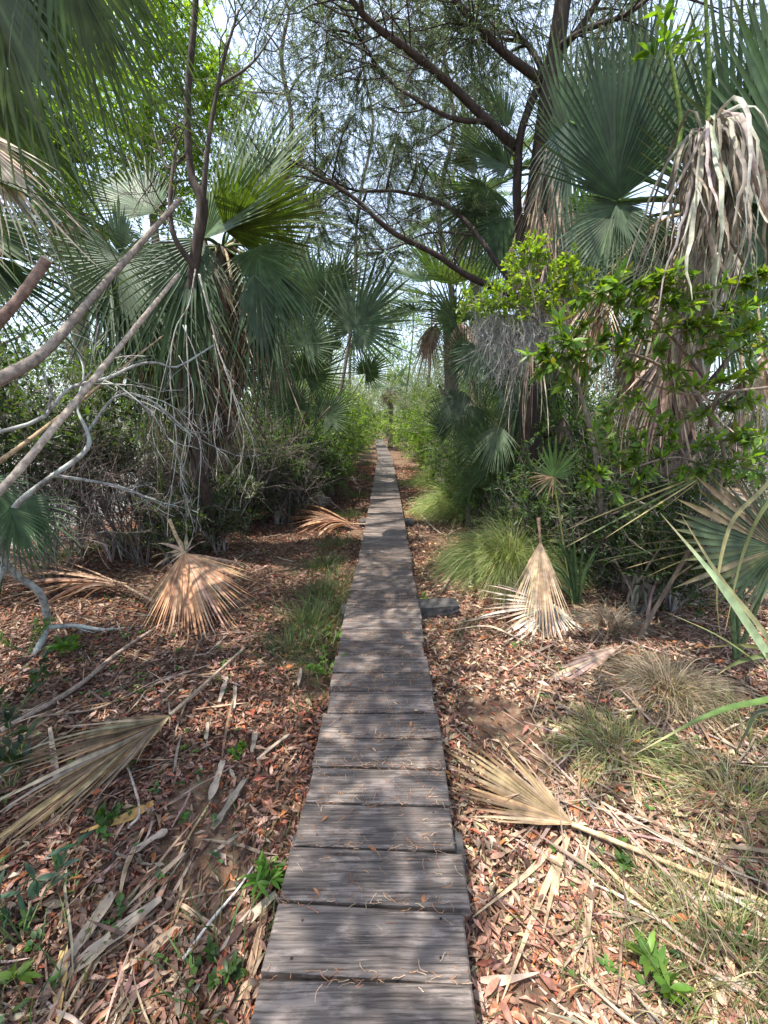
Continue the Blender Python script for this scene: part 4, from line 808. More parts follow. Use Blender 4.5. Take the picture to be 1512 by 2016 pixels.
# more cedars and thin trees closing the view over the path
def cedar(px, Y, base_px, clumps, label, r=.06, cols=CEDC, n=40, spray=50, group=None):
    tree('cedar_tree', G((base_px-756)/780*Y, Y), [P((base_px+px)/2+12, 640, Y), P(px-16, 420, Y-.1), P(px+14, 250, Y-.1), P(px-6, 120, Y-.1), P(px+10, 20, Y-.2)], cl_(clumps), label, cols, r=r, bcol=(.13, .105, .09), tw=n, cedar=True, spray=spray, grav=.04)
cedar(560, 7.6, 500, [(520, 60, 7.2, .8), (560, 180, 7.4, .8), (600, 300, 7.6, .8), (500, 300, 7.4, .7), (640, 120, 7.2, .8), (560, 420, 7.6, .6), (640, 420, 7.8, .7), (480, 180, 7.6, .7), (590, 520, 7.9, .5), (520, -60, 7, .9), (640, -40, 7, .9)], 'grey green cedar standing behind the raised green fan, left of the walk')
cedar(880, 8.6, 885, [(840, 260, 8.2, .8), (900, 200, 8.3, .8), (960, 300, 8.6, .8), (860, 380, 8.5, .7), (920, 420, 8.4, .7), (800, 160, 8.2, .8), (960, 120, 8.4, .9), (840, 480, 8.6, .6), (990, 420, 8.6, .7), (880, 60, 8.2, .9), (760, 60, 8, .8), (930, 520, 8.5, .6), (1000, 220, 8.7, .8)], 'straight thin cedar with pale trunk behind the arching limbs, right of the walk')
cedar(720, 12.5, 640, [(700, 100, 12, 1.1), (640, 250, 12, 1.1), (740, 280, 12.4, 1.), (680, 400, 12.2, 1.), (780, 420, 12.6, .9), (620, 460, 12.4, .9), (700, 530, 12.6, .8), (800, 180, 12.2, 1.), (560, 350, 12, 1.), (760, 560, 12.8, .6), (740, 460, 12.4, .8), (720, 180, 12.2, 1.), (680, 620, 12.8, .6), (760, 380, 12.4, .8), (640, 60, 12, 1.)], 'hazy grey green cedar further down the path on the left', n=44)
cedar(900, 14, 930, [(860, 200, 13.6, 1.2), (940, 300, 14, 1.2), (850, 380, 13.8, 1.), (900, 480, 14.2, 1.), (820, 520, 14, .8), (960, 180, 13.8, 1.1), (800, 300, 13.6, 1.), (780, 100, 13.4, 1.2), (860, 590, 14.4, .8), (960, 560, 14.2, .9), (800, 450, 14, .9), (780, 620, 14.4, .7), (840, 670, 14.4, .6), (760, 300, 13.8, .9), (880, 80, 13.6, 1.1)], 'hazy grey green cedar further down the path on the right', n=44)
cedar(1180, 7.6, 1230, [(1180, 60, 7.2, .9), (1120, 140, 7.3, .8), (1260, 100, 7.4, .9), (1340, 120, 7.2, .9), (1440, 60, 7.2, .9), (1200, -60, 7, 1.)], 'cedar behind the big fan fronds at the upper right', n=34)

# large cabbage palm, right
kb = G(2.55, 3.75)
kp = thing('cabbage_palm', kb, 'cabbage palm at the right with a hanging cloak of grey dead fronds below green fans', 'palm')
kc = P(1420, 420, 3.5)
palm_trunk(kp, [kb, P(1345, 820, 3.65), kc], .115, 60, (.17, .13, .10))
for (hx, hy, hY, tx, ty, tY, A, dr, face, cc, n, jn) in (
    (1216, 395, 3.3, 1205, 50, 3.25, 62, .15, (-.15, -1, .1), (.024, .050, .019), 40, .5), (1216, 400, 3.35, 1150, 560, 3.2, 85, 1.2, (-.1, -1, .3), PB, 40, .35), (1216, 400, 3.32, 1290, 520, 3.2, 60, 1.2, (.1, -1, .4), PB, 30, .35),
    (1450, 460, 3.0, 1440, 20, 2.95, 50, .15, (-.25, -1, .1), (.024, .048, .018), 36, .52), (1590, 420, 2.8, 1540, -60, 2.8, 55, .15, (-.3, -1, .0), PG, 36, .6), (1520, 420, 3.0, 1480, 640, 2.9, 90, 1.1, (-.1, -1, .3), DARK[1], 40, .4),
    (1290, 330, 3.7, 1340, 60, 3.7, 60, .35, (-.1, -1, .2), PG, 34, .5), (1330, 470, 3.8, 1230, 700, 3.7, 80, 1.2, (-.1, -1, .4), PB, 40, .35), (1120, 240, 3.9, 1110, 470, 3.8, 50, 1.1, (-.1, -1, .3), (.055, .09, .06), 24, .3), (1560, 500, 3.4, 1620, 700, 3.4, 80, 1, (-.2, -1, .2), DARK[0], 34, .4),
    (1400, 540, 3.9, 1500, 760, 3.8, 80, 1.1, (0, -1, .3), DARK[0], 40, .4), (1130, 330, 4.0, 1120, 60, 4.0, 46, .25, (-.1, -1, .1), PG, 26, .45), (1280, 250, 4.2, 1270, -20, 4.2, 60, .4, (-.1, -1, .1), PG, 30, .45), (1380, 330, 4.0, 1400, 100, 4.0, 70, .5, (-.2, -1, .1), DARK[1], 34, .45), (1170, 250, 4.4, 1250, 60, 4.4, 70, .6, (-.2, -1, .1), PB, 34, .45), (1260, 430, 3.9, 1200, 640, 3.8, 90, 1.3, (-.1, -1, .3), PB, 36, .35), (1520, 250, 3.6, 1500, 10, 3.6, 60, .5, (-.2, -1, .1), PG, 34, .45)):
    leaf(kp, kc, P(hx, hy, hY), P(tx, ty, tY), face, A=A, droop=dr, nseg=n, joined=jn, col=cc, fold=.15, costa=.2, cbend=.15, pr=(.022, .011), pcol=(.07, .12, .03))
for pts in ([(1335, 300), (1340, 240), (1325, 140), (1310, 60)], [(1392, 250), (1396, 140), (1390, 20), (1386, -60)]):
    mb = MB(); tube(mb, [P(x, y, 2.75) for x, y in pts], [.013, .010, .008], 7, (.10, .15, .03)); mb.build('leaf_stalk', M_STALK, kp, label='olive green young stalk rising above the dead cloak')
# the pale cloak: a bent leaf whose segments pour down
CL = ((.30, .27, .215), (.25, .222, .175), (.37, .335, .27), (.19, .16, .12), (.14, .11, .08))
def cloak(hx, hy, Y, n, w, L, spread, arch):
    mb = MB(); hub = P(hx, hy, Y); a = np.linspace(-1, 1, n)+rng.normal(0, .06, n)
    st = np.repeat(hub[None], n, 0) + np.stack([a*.03, rng.normal(0, .02, n), rng.normal(0, .02, n)], 1)
    d = nz(np.stack([a*spread, -.5+rng.normal(0, .3, n), arch*(1-.4*np.abs(a))+rng.normal(0, .12, n)], 1)); out = [st]; k = 14; l = L*rnd(n, .6, 1.15)/(k-1); N_ = rng.normal(0, .05, (n, 3))
    for j in range(k-1):
        d = nz(d + A3(0, 0, -1)*(.8 if j < 4 else .45)*rnd(n, .6, 1.3)[:, None] + N_*1.6 + rng.normal(0, .16, (n, 3))); out.append(out[-1]+d*l[:, None])
    W_ = w*rnd(n, .6, 1.2)[:, None]*np.interp(np.linspace(0, 1, k), [0, .25, .7, 1], [.75, 1, .75, .12])[None]
    tw = rng.normal(0, .8, n)[:, None]*np.linspace(0, 2.5, k)[None] + rng.normal(0, .3, n)[:, None]
    strips(mb, np.stack(out, 1), W_, pick(CL, n, .15), nz(A3(0, 1, .15)+rng.normal(0, .25, (n, 3))), .45, tw)
    o = mb.build('dead_frond', M_DEAD, kp, label='pale withered frond folded over and pouring down in long strips')
    m2 = MB(); petiole(m2, kc, hub, r0=.02, r1=.014, col=TAN, sag=.2); m2.build('leaf_stalk', M_STALK, o)
cloak(1392, 262, 2.5, 60, .0115, .95, .50, .55); cloak(1375, 285, 2.55, 40, .0125, .9, .5, .25); cloak(1405, 330, 2.6, 30, .011, .75, 1.1, .2); cloak(1440, 350, 2.6, 14, .010, .6, 1.4, .3); cloak(1345, 500, 2.75, 22, .017, .75, .3, .1); cloak(1420, 500, 2.8, 16, .015, .6, .35, .1); cloak(1320, 600, 2.9, 18, .015, .7, .3, .1)
for i in range(7):
    hang(kp, kc, P(1350+rng.normal(0, 50), rng.uniform(480, 720), rng.uniform(3.2, 3.6)), rng.uniform(.6, 1.1), (rng.normal(0, .12), -.05), cols=((.22, .16, .12), (.15, .105, .075), (.28, .21, .155), (.10, .07, .05)), twist=1., dead=1.2)
for hx, hy, Y, L in ((1180, 560, 3.9, .9), (1460, 740, 3.3, .7), (1500, 700, 3.3, .8), (1250, 700, 3.7, .9)):
    hang(kp, kc, P(hx, hy, Y), L, (0, -.05))

# palm behind the cedar trunk
k2b = G(1.75, 6.0); k2 = thing('cabbage_palm', k2b, 'cabbage palm directly behind the dark cedar trunk with half brown leaves', 'palm'); k2c = P(1075, 340, 5.7)
palm_trunk(k2, [k2b, P(1050, 750, 5.8), k2c], .15, 40, (.15, .12, .10))
for hx, hy, Y, tx, ty, A, dr, cc in ((1000, 330, 5.4, 900, 250, 80, .8, PG), (965, 370, 5.5, 900, 520, 80, 1.0, PG), (1000, 430, 5.3, 960, 560, 70, 1., DARK[1]), (1130, 420, 5.4, 1170, 600, 70, 1., PB), (1100, 470, 5.3, 1100, 660, 80, 1.1, PB), (1090, 250, 5.4, 1075, 80, 60, .4, PG), (1000, 250, 5.8, 930, 110, 60, .5, PG), (940, 330, 5.6, 870, 300, 70, .9, (.07, .09, .03)), (1180, 330, 5.6, 1240, 220, 70, .6, PG), (1150, 520, 5.4, 1220, 700, 80, 1, DARK[1])):
    leaf(k2, k2c, P(hx, hy, Y), P(tx, ty, Y-.15), (rng.normal(0, .3), -1, .4), A=A, droop=dr, nseg=40, joined=.4, col=cc, tip=(.25, .17, .07), tipamt=.8)
for hx, hy, L in ((1075, 300, 1.3), (1090, 290, 1.5), (1035, 470, .8), (1062, 400, 1.1), (1085, 480, 1.0), (1010, 480, .9), (1100, 560, 1.2), (1050, 600, 1.2)):
    hang(k2, k2c, P(hx, hy, 4.55 if hx > 1030 else 5.2), L, (0, 0), cols=((.32, .24, .18), (.25, .17, .12), (.38, .31, .24), (.08, .10, .06)), A=24)

# a palm further back
def far_palm(px, Y, crown_py, label, nf=14, nd=8, R=.95, seed=0, small=0):
    x = (px-756)/780*Y; b = G(x, Y); o = thing('cabbage_palm', b, label, 'palm'); c = P(px, crown_py, Y)
    if c[2] > .9: palm_trunk(o, [b, (b+c)/2+A3(.05, 0, 0), c], .14, 24, (.16, .13, .10))
    for i in range(nf):
        a = i*2.4+seed; el = rng.uniform(-.35, .85); d = A3(math.cos(a)*math.cos(el), math.sin(a)*math.cos(el), math.sin(el)+.15); h = c + d*rng.uniform(.5, .85)*R
        up = nz(A3(0, 0, 1)*.9 + d*.2 + A3(0, -.5, 0)); ax = nz(d + A3(0, 0, -.25)); cc = [PG, PB, DARK[1]][i % 3]
        leaf(o, c, h, h+ax*R*rng.uniform(.85, 1.1), up, A=95, droop=.75, nseg=30, joined=.42, K=7, col=cc, costa=.2)
    for i in range(nd):
        a = rng.uniform(0, 6.28); h = c + A3(math.cos(a)*.35*R, math.sin(a)*.35*R, -.25*R); hang(o, c, h, R*rng.uniform(.7, 1.1), (math.cos(a)*.15, math.sin(a)*.15), cols=((.26, .19, .14), (.33, .26, .2), (.18, .12, .08)), nseg=18, K=7)
    return o
far_palm(885, 8.2, 615, 'dark palm crown with brown skirt below the long cedar limb', 16, 9, 1.0, .5)
far_palm(935, 10.5, 420, 'tall palm crown seen through the cedar limbs right of the walk', 16, 6, 1.1, 1.)
far_palm(1140, 8.0, 520, 'palm deep in the shade between the cedar and the big fan fronds', 16, 8, 1.1, 2.)
far_palm(560, 9.2, 470, 'shaded palm behind the raised green fan left of the walk', 14, 8, 1.0, 3.)
far_palm(1300, 7.0, 640, 'shaded palm behind the grey cloak of dead fronds', 14, 8, 1.05, 4.)
far_palm(150, 8.8, 420, 'palm in the deep left brush behind the stalks', 14, 6, 1.05, 5.)

# palmettos at the foot, right
rp = G(1.75, 5.7); rpm = thing('palmetto', rp, 'dense dark palmetto right of the walk behind the green tussocks', 'palmetto')
for hx, hy, Y, tx, ty, A, dr, cc in ((985, 775, 5.3, 1050, 860, 60, 1.2, (.07, .11, .08)), (965, 925, 5.2, 965, 830, 130, .25, (.05, .085, .04)), (1040, 850, 5.3, 1060, 980, 60, 1.2, PB), (1000, 700, 5.6, 980, 820, 80, 1.0, DARK[1]), (1060, 760, 5.6, 1040, 900, 80, 1.1, DARK[1]), (930, 800, 5.8, 900, 900, 80, .9, PG),
                                  (1080, 700, 5.5, 1090, 840, 70, 1.1, DARK[0]), (950, 860, 5.4, 900, 920, 90, .6, PG), (1020, 920, 5.2, 1010, 1010, 90, .6, DARK[1]), (920, 720, 6, 890, 640, 90, .7, PB), (1075, 930, 5.4, 1110, 1030, 90, .9, DARK[0]), (1100, 840, 5.2, 1130, 960, 70, 1, PB), (910, 770, 5.6, 860, 850, 70, 1.1, PB), (945, 680, 5.5, 900, 780, 80, 1.1, PB), (900, 640, 6.2, 850, 560, 100, .6, PB), (1000, 620, 5.6, 970, 740, 80, 1.2, PG), (880, 850, 6.4, 850, 790, 110, .5, PG), (930, 960, 5.4, 900, 900, 120, .4, PB), (1060, 680, 5.3, 1060, 820, 70, 1.3, PB), (985, 840, 5.0, 960, 930, 60, 1.2, (.085, .12, .065)), (1030, 760, 5.1, 1000, 870, 60, 1.2, (.085, .12, .065))):
    leaf(rpm, rp+A3(rng.normal(0, .1), rng.normal(0, .1), .3), P(hx, hy, Y), P(tx, ty, Y-.15), (rng.normal(-.1, .3), -1, .35), A=A, droop=dr, nseg=38, joined=.4, col=cc, costa=.1)
for hx, hy in ((1065, 870), (1090, 900), (1050, 800), (1110, 820)): hang(rpm, rp+A3(0, 0, .6), P(hx, hy, 5.1), .75, (0, 0), cols=((.25, .2, .17), (.18, .13, .10)))

# yellow stemmed young fan, half brown
yb = at(1128, 1195); yf = thing('young_palm', yb, 'young palm leaf on a yellow stem, half brown, above the upright dead fan', 'palm')
yh = P(1090, 938, 3.35)
leaf(yf, yb, yh, P(1098, 858, 3.3), (-.2, -1, .2), A=70, droop=.15, nseg=13, joined=.42, col=(.09, .15, .05), costa=.05, pr=(.009, .007), pcol=(.30, .30, .10), sag=0, tip=(.35, .25, .12))
leaf(yf, None, yh, P(1050, 975, 3.2), (-.3, -.8, .6), A=62, droop=1.0, nseg=16, joined=.35, cols=((.46, .30, .17), (.40, .24, .13), (.12, .16, .05)), costa=.02, mat=M_DEAD, dry=True, pet=False)
leaf(yf, None, yh, P(1135, 910, 3.4), (.3, -1, .2), A=40, droop=.2, nseg=10, joined=.4, col=(.10, .16, .06), costa=.02, pet=False)
sb = at(1137, 1195); sp = thing('young_palm', sb, 'spiky dark green palm seedling growing beside the upright dead fan', 'palm')
for i in range(18):
    a = rng.uniform(-1, 1); tipx = 1130 + a*80; tipy = 1000 + abs(a)*110 + rng.uniform(-20, 40)
    mb = MB(); t_ = P(tipx, tipy, 3.25+rng.normal(0, .12)); q = spline([sb+A3(a*.02, 0, .02), (sb+t_)/2+A3(-a*.05, 0, .06), t_], 10)
    strips(mb, q[None], (.013*np.interp(np.linspace(0, 1, 10), [0, .35, 1], [.5, 1, .06]))[None], A3(.07, .12, .06)*rng.uniform(.8, 1.4), nz(A3(rng.normal(0, .4), -1, .3)), .5); mb.build('blade', M_PALM, sp)

# upright dead fan and the debris under it
fallen(P(1060, 1020, 3.1), P(1064, 1068, 3.12), at(1058, 1262), (-.1, -1, .35), 'upright tan dead fan standing like a skirt beside the big green tussock', (.42, .28, .18), A=27, nseg=24, joined=.5, droop=.05, fold=.0, costa=.02, cols=((.33, .235, .145), (.29, .2, .12), (.36, .275, .18)), dead=.12, twist=.15, gb=at(1060, 1255))
fallen(None, at(1085, 1205)+A3(0, 0, .09), at(1000, 1260)+A3(0, 0, .03), (-.2, -.6, 1), 'grey dead fan crumpled flat under the upright tan fan', A=75, nseg=30, cols=((.42, .36, .29), (.36, .30, .235), (.46, .40, .33)), dead=.6, droop=.6)
fallen(at(1225, 1280)+A3(0, 0, .06), at(1222, 1287)+A3(0, 0, .07), at(1085, 1345)+A3(0, 0, .03), (0, -.4, 1), 'flat pinkish wedge of dead fan lying above the dry grey tussock', A=9, nseg=8, joined=.9, droop=.05, cols=((.36, .25, .19), (.42, .31, .24)), dead=.1, costa=.05, lenj=.05, gb=at(1160, 1320), wm=1.1, pr=(.006, .006))
h = at(1122, 1648)+A3(0, 0, .07)
fallen(at(1530, 1800)+A3(0, 0, .03), h, at(868, 1505)+A3(0, 0, .06), (.05, -.25, 1), 'large straw coloured dead fan touching the right edge of the planks near the bottom', (.40, .29, .17), A=33, nseg=19, joined=.5, droop=.15, fold=.14, costa=.04, cbend=0, cols=((.225, .155, .088), (.19, .125, .07), (.26, .19, .12), (.16, .10, .055)), dead=.5, twist=.5, wm=1.0, pr=(.008, .011), lenj=.08)
for pts, w_, c_, lab in (([(1110, 1655), (1040, 1730), (930, 1820)], .010, (.36, .27, .17), 'long segment of the big straw fan splayed toward the lower planks'), ([(1115, 1660), (1060, 1790), (985, 1990)], .011, (.38, .28, .18), 'longest splayed segment pointing to the bottom edge'), ([(1118, 1662), (1090, 1750), (1068, 1852)], .011, (.42, .32, .2), 'short straight splayed segment under the straw fan hub'),
                         ([(1130, 1662), (1200, 1730), (1278, 1800), (1290, 1795), (1380, 1718)], .009, (.42, .31, .19), 'kinked segment bent back like an elbow right of the fan hub'), ([(1140, 1670), (1160, 1790), (1140, 1960)], .008, (.33, .26, .18), 'thin grey segment lying in the grass below the fan hub'), ([(1165, 1740), (1150, 1850), (1100, 1930)], .009, (.35, .27, .19), 'dull segment half buried in bottom right grass'),
                         ([(1180, 1590), (1300, 1660), (1420, 1720), (1520, 1760)], .008, (.40, .33, .24), 'pale stalk lying right of the fan toward the edge'), ([(1340, 1780), (1440, 1785), (1530, 1790)], .010, (.36, .30, .24), 'flat grey strip at the right edge by the fan stalk'), ([(1390, 1940), (1450, 1955), (1530, 1950)], .016, (.34, .28, .22), 'wide grey strip at the bottom right edge'),
                         ([(945, 1945), (990, 1945), (1060, 1930)], .012, (.38, .28, .21), 'short strip just right of the lowest planks'), ([(1030, 1270), (960, 1240), (880, 1250)], .010, (.44, .35, .24), 'straw strip between the sleeper log and the dead fan'), ([(1000, 1215), (940, 1225), (900, 1235)], .011, (.42, .36, .28), 'whitish strip right of the sleeper log'),
                         ([(1090, 1275), (1040, 1300), (1000, 1330)], .010, (.40, .3, .22), 'tan strip below the crumpled grey fan'), ([(1070, 1340), (1055, 1390), (1045, 1420)], .006, (.46, .36, .22), 'thin straw strip above the green grass patch'), ([(1230, 1100), (1170, 1250), (1150, 1330)], .010, (.3, .2, .14), 'reddish brown strip leaning in the shade near the spiky seedling'), ([(800, 985), (850, 1040), (880, 1060)], .014, (.44, .36, .24), 'straw strip beside the far sleeper log'), ([(830, 1000), (870, 1030), (900, 1010)], .012, (.42, .33, .22), 'bent straw strip under the far green tussock'), ([(900, 1110), (880, 1150), (870, 1170)], .016, (.44, .35, .23), 'broad straw strip behind the near sleeper log')):
    strap(pts, w_, c_, lab, .035)

# tussocks
def tussock(base, n, sx_, L, w, cols, label, lean=.6, droop=.55, dirb=(0, 0)):
    mb = MB(); blades(mb, n, base, sx_, sx_*.8, L, w, cols, lean, droop, dirb, 9)
    return tag(mb.build('grass_tussock', M_GRASS, None, base), label, 'grass tuft', 'grass tussocks right of the walk')
TU = [(.23, .29, .10), (.31, .36, .14), (.40, .38, .20), (.17, .24, .075)]
tussock(at(1000, 1125), 3600, .16, .92, .0019, TU, 'large weeping green grass tussock in front of the palmetto', .75, .62, (-.28, -.2)); tussock(at(912, 1008), 3000, .22, .95, .0024, TU, 'pale green weeping tussock behind the large one, near the far sleeper', .75, .62, (-.3, -.15))
tussock(at(885, 955), 1800, .3, 1.0, .003, TU, 'farthest soft green tussock along the right of the walk', .75, .6, (-.25, -.1)); tussock(at(1050, 1075), 1500, .18, .8, .0022, [(.12, .17, .07), (.17, .21, .09)], 'dim green tussock half behind the large weeping one', .7, .55)
tussock(at(1315, 1365), 1500, .12, .34, .0016, [(.26, .20, .15), (.20, .16, .12), (.33, .27, .2)], 'dry grey brown tussock like a mop right of the pinkish wedge', .9, .6)
tussock(at(1450, 1590), 700, .13, .26, .0013, [(.36, .32, .20), (.30, .27, .15), (.20, .22, .08)], 'pale straw coloured grass tuft at the right edge', .9, .65); tussock(at(1210, 1480), 500, .12, .28, .0014, [(.20, .24, .08), (.28, .27, .13)], 'small light green grass tuft among rusty leaves', .8, .7)
tussock(at(1450, 1900), 600, .14, .24, .0012, [(.20, .22, .09), (.28, .25, .14), (.12, .15, .05)], 'fine mixed grass tuft in the bottom right corner', .9, .6)
tussock(at(1200, 1235), 420, .10, .34, .0018, [(.34, .29, .24), (.25, .21, .17)], 'grey withered tuft at the foot of the shaded stems', .9, .7)

# long leaves reaching in from the right edge
eb = G(2.15, 1.45); ep = thing('palmetto', eb, 'palmetto just outside the right edge whose long striped blades arch into view', 'palmetto')
def blade(pts, Y, w, col, tipc=(.35, .26, .14), up=(0, -1, .4), lab=None):
    q = spline([P(x, y, Y+dy) for x, y, dy in pts], 18); mb = MB(); c = np.repeat(A3(*col)[None, None], 18, 1); f = np.clip((np.linspace(0, 1, 18)-.75)/.25, 0, 1)[None, :, None]; c = c*(1-f) + A3(*tipc)*f
    strips(mb, q[None], (w*np.interp(np.linspace(0, 1, 18), [0, .3, .6, 1], [.8, 1, .85, .04]))[None], c, nz(A3(*up)), .35); return mb.build('blade', M_PALM, ep, label=lab)
blade([(1600, 1420, 0), (1500, 1270, 0), (1410, 1140, 0), (1300, 1010, 0)], 1.75, .023, (.30, .38, .21), up=(-.6, -.4, .9)); blade([(1610, 1400, 0), (1500, 1240, 0), (1420, 1140, .05), (1342, 1015, .1)], 1.8, .014, (.30, .29, .15), up=(-.6, -.4, .9))
blade([(1620, 1350, 0), (1520, 1375, 0), (1400, 1405, 0), (1255, 1482, -.02)], 1.5, .014, (.10, .17, .04), up=(0, -.3, 1)); blade([(1600, 1400, 0), (1500, 1400, 0), (1470, 1440, 0), (1435, 1512, 0)], 1.5, .008, (.06, .07, .04), up=(0, -.4, 1))
blade([(1600, 1400, 0), (1510, 1320, 0), (1420, 1255, 0), (1312, 1205, 0)], 1.75, .011, (.17, .19, .06), up=(0, -.3, 1)); blade([(1600, 1260, 0), (1520, 1275, 0), (1450, 1270, 0), (1385, 1275, 0)], 1.8, .010, (.13, .13, .05)); blade([(1600, 1290, 0), (1510, 1290, 0), (1450, 1305, 0), (1410, 1330, 0)], 1.75, .012, (.10, .12, .045))
blade([(1560, 900, .3), (1500, 965, .2), (1440, 1030, .1), (1412, 1150, 0), (1418, 1260, 0)], 1.95, .012, (.22, .2, .09)); blade([(1570, 940, .2), (1505, 1000, .1), (1460, 1100, .1), (1425, 1255, 0)], 1.9, .011, (.17, .18, .07))
blade([(1590, 1480, 0), (1530, 1690, 0), (1480, 1850, 0), (1450, 1960, 0)], 1.2, .012, (.10, .15, .04))
rf = thing('palmetto', G(2.5, 2.5), 'striped olive fan with bleached patches at the right edge', 'palmetto'); b0 = G(2.5, 2.5)
leaf(rf, b0, P(1540, 1080, 2.4), P(1330, 1030, 2.3), (-.3, -.9, .4), A=62, droop=.15, nseg=28, joined=.7, cols=((.028, .045, .016), (.05, .06, .022), (.035, .052, .022), (.12, .09, .05)), costa=.05, fold=.1, tip=(.2, .14, .07))
leaf(rf, b0, P(1405, 925, 2.6), P(1120, 1065, 2.5), (-.1, -.6, .9), A=11, droop=.10, nseg=5, joined=.3, cols=((.22, .22, .09), (.30, .24, .11), (.12, .15, .05)), costa=0, fold=.1, wm=.5, lenj=.2, tip=(.42, .3, .18), tipamt=.9)
leaf(rf, b0, P(1460, 1060, 2.7), P(1180, 1110, 2.6), (-.1, -.6, .9), A=16, droop=.35, nseg=6, joined=.3, cols=((.12, .14, .05), (.2, .17, .08)), costa=0, wm=.5, tip=(.35, .25, .14), tipamt=.9)
leaf(rf, b0, P(1420, 960, 2.9), P(1480, 1120, 2.8), (0, -1, .3), A=60, droop=.8, nseg=20, joined=.4, cols=((.26, .19, .14), (.2, .14, .09)), dry=True)

# lime small leaved shrub with hanging moss
lb = at(1190, 1150); lx = thing('shrub', lb, 'lime green small leaved shrub top lit by the sun with grey moss hanging under it', 'shrub'); wood = MB()
st_ = tube(wood, [lb, P(1180, 950, 3.3), P(1150, 800, 3.2), P(1110, 690, 3.1), P(1060, 630, 3.0)], [.022, .018, .015, .012, .008], 7, (.2, .17, .14)); lf = MB(); WD = (.24, .21, .18)
for x, y, Y, R in ((1040, 540, 3.0, .20), (990, 590, 2.95, .20), (1085, 580, 3.0, .20), (940, 600, 3.0, .18), (1130, 560, 3.05, .16), (1010, 620, 3.05, .18), (1060, 610, 3.1, .2), (1120, 530, 3.0, .13), (1040, 500, 3.05, .14)):
    C = P(x, y, Y); limb(wood, nearest(st_, C), C, .008, .003, WD, .12, 9, .1); Pn = clump_twigs(wood, C, R, 26, WD, -.05, .0022); leaf_on(lf, Pn, 17, .036, .24, [(.19, .29, .04), (.22, .32, .05), (.14, .24, .035)], True, .2, .9, .35)
wood.build('stem', M_BARK, lx); lf.build('foliage', M_LEAF, lx)
ms = thing('spanish_moss', P(1010, 640, 3.05), 'grey Spanish moss hanging in wisps below the lime shrub', 'moss'); mb = MB()
n = 520; sx0 = rnd(n, 935, 1110); s0 = np.stack([P(a, 610+rng.uniform(0, 35), 3.05+rng.normal(0, .07)) for a in sx0]); lens = .10+.55*np.clip(np.exp(-((sx0-1005)/38)**2)+.35*np.exp(-((sx0-1075)/20)**2), .1, 1)*rnd(n, .4, 1.05)
Pn = walk(s0, np.repeat(A3(0, 0, -1)[None], n, 0), lens, 12, .3, .22); tubes(mb, Pn, np.full((n, 12), .0012), 3, jit((.42, .41, .37), n, .2)); s, d = sprout(Pn, 6, .05, 1.5); Q = walk(s, d, rnd(len(s), .02, .06), 4, .6, .2); tubes(mb, Q, np.full((len(s), 4), .0009), 3, jit((.45, .44, .40), len(s), .2)); mb.build('strands', M_MOSS, ms)

# big leaved bay shrub in front of the palm
bb = G(1.95, 2.75); bs = thing('bay_shrub', bb, 'glossy large leaved bay shrub reaching in front of the dead palm cloak', 'shrub'); wood = MB(); lf = MB(); BW = (.17, .13, .10)
main = np.vstack([tube(wood, [bb, P(1420, 950, 2.7), P(1370, 780, 2.65), P(1290, 715, 2.6), P(1200, 690, 2.5), P(1100, 700, 2.45)], [.018, .014, .012, .009, .007, .004], 6, BW, 30), tube(wood, [P(1395, 840, 2.7), P(1430, 700, 2.6), P(1440, 580, 2.5), P(1420, 530, 2.45)], [.012, .009, .006, .004], 6, BW, 20), tube(wood, [P(1420, 930, 2.7), P(1330, 900, 2.6), P(1220, 930, 2.55), P(1170, 940, 2.5)], [.01, .007, .005, .003], 6, BW, 20), tube(wood, [P(1540, 760, 2.6), P(1440, 770, 2.6), P(1340, 775, 2.6), P(1250, 740, 2.55)], [.012, .009, .007, .004], 6, BW, 20), tube(wood, [P(1400, 760, 2.65), P(1300, 640, 2.5), P(1200, 590, 2.4), P(1150, 560, 2.4)], [.010, .008, .005, .003], 6, BW, 20)])
BAY = [(.10, .19, .03), (.135, .24, .034), (.075, .145, .03), (.165, .265, .035), (.12, .15, .045)]
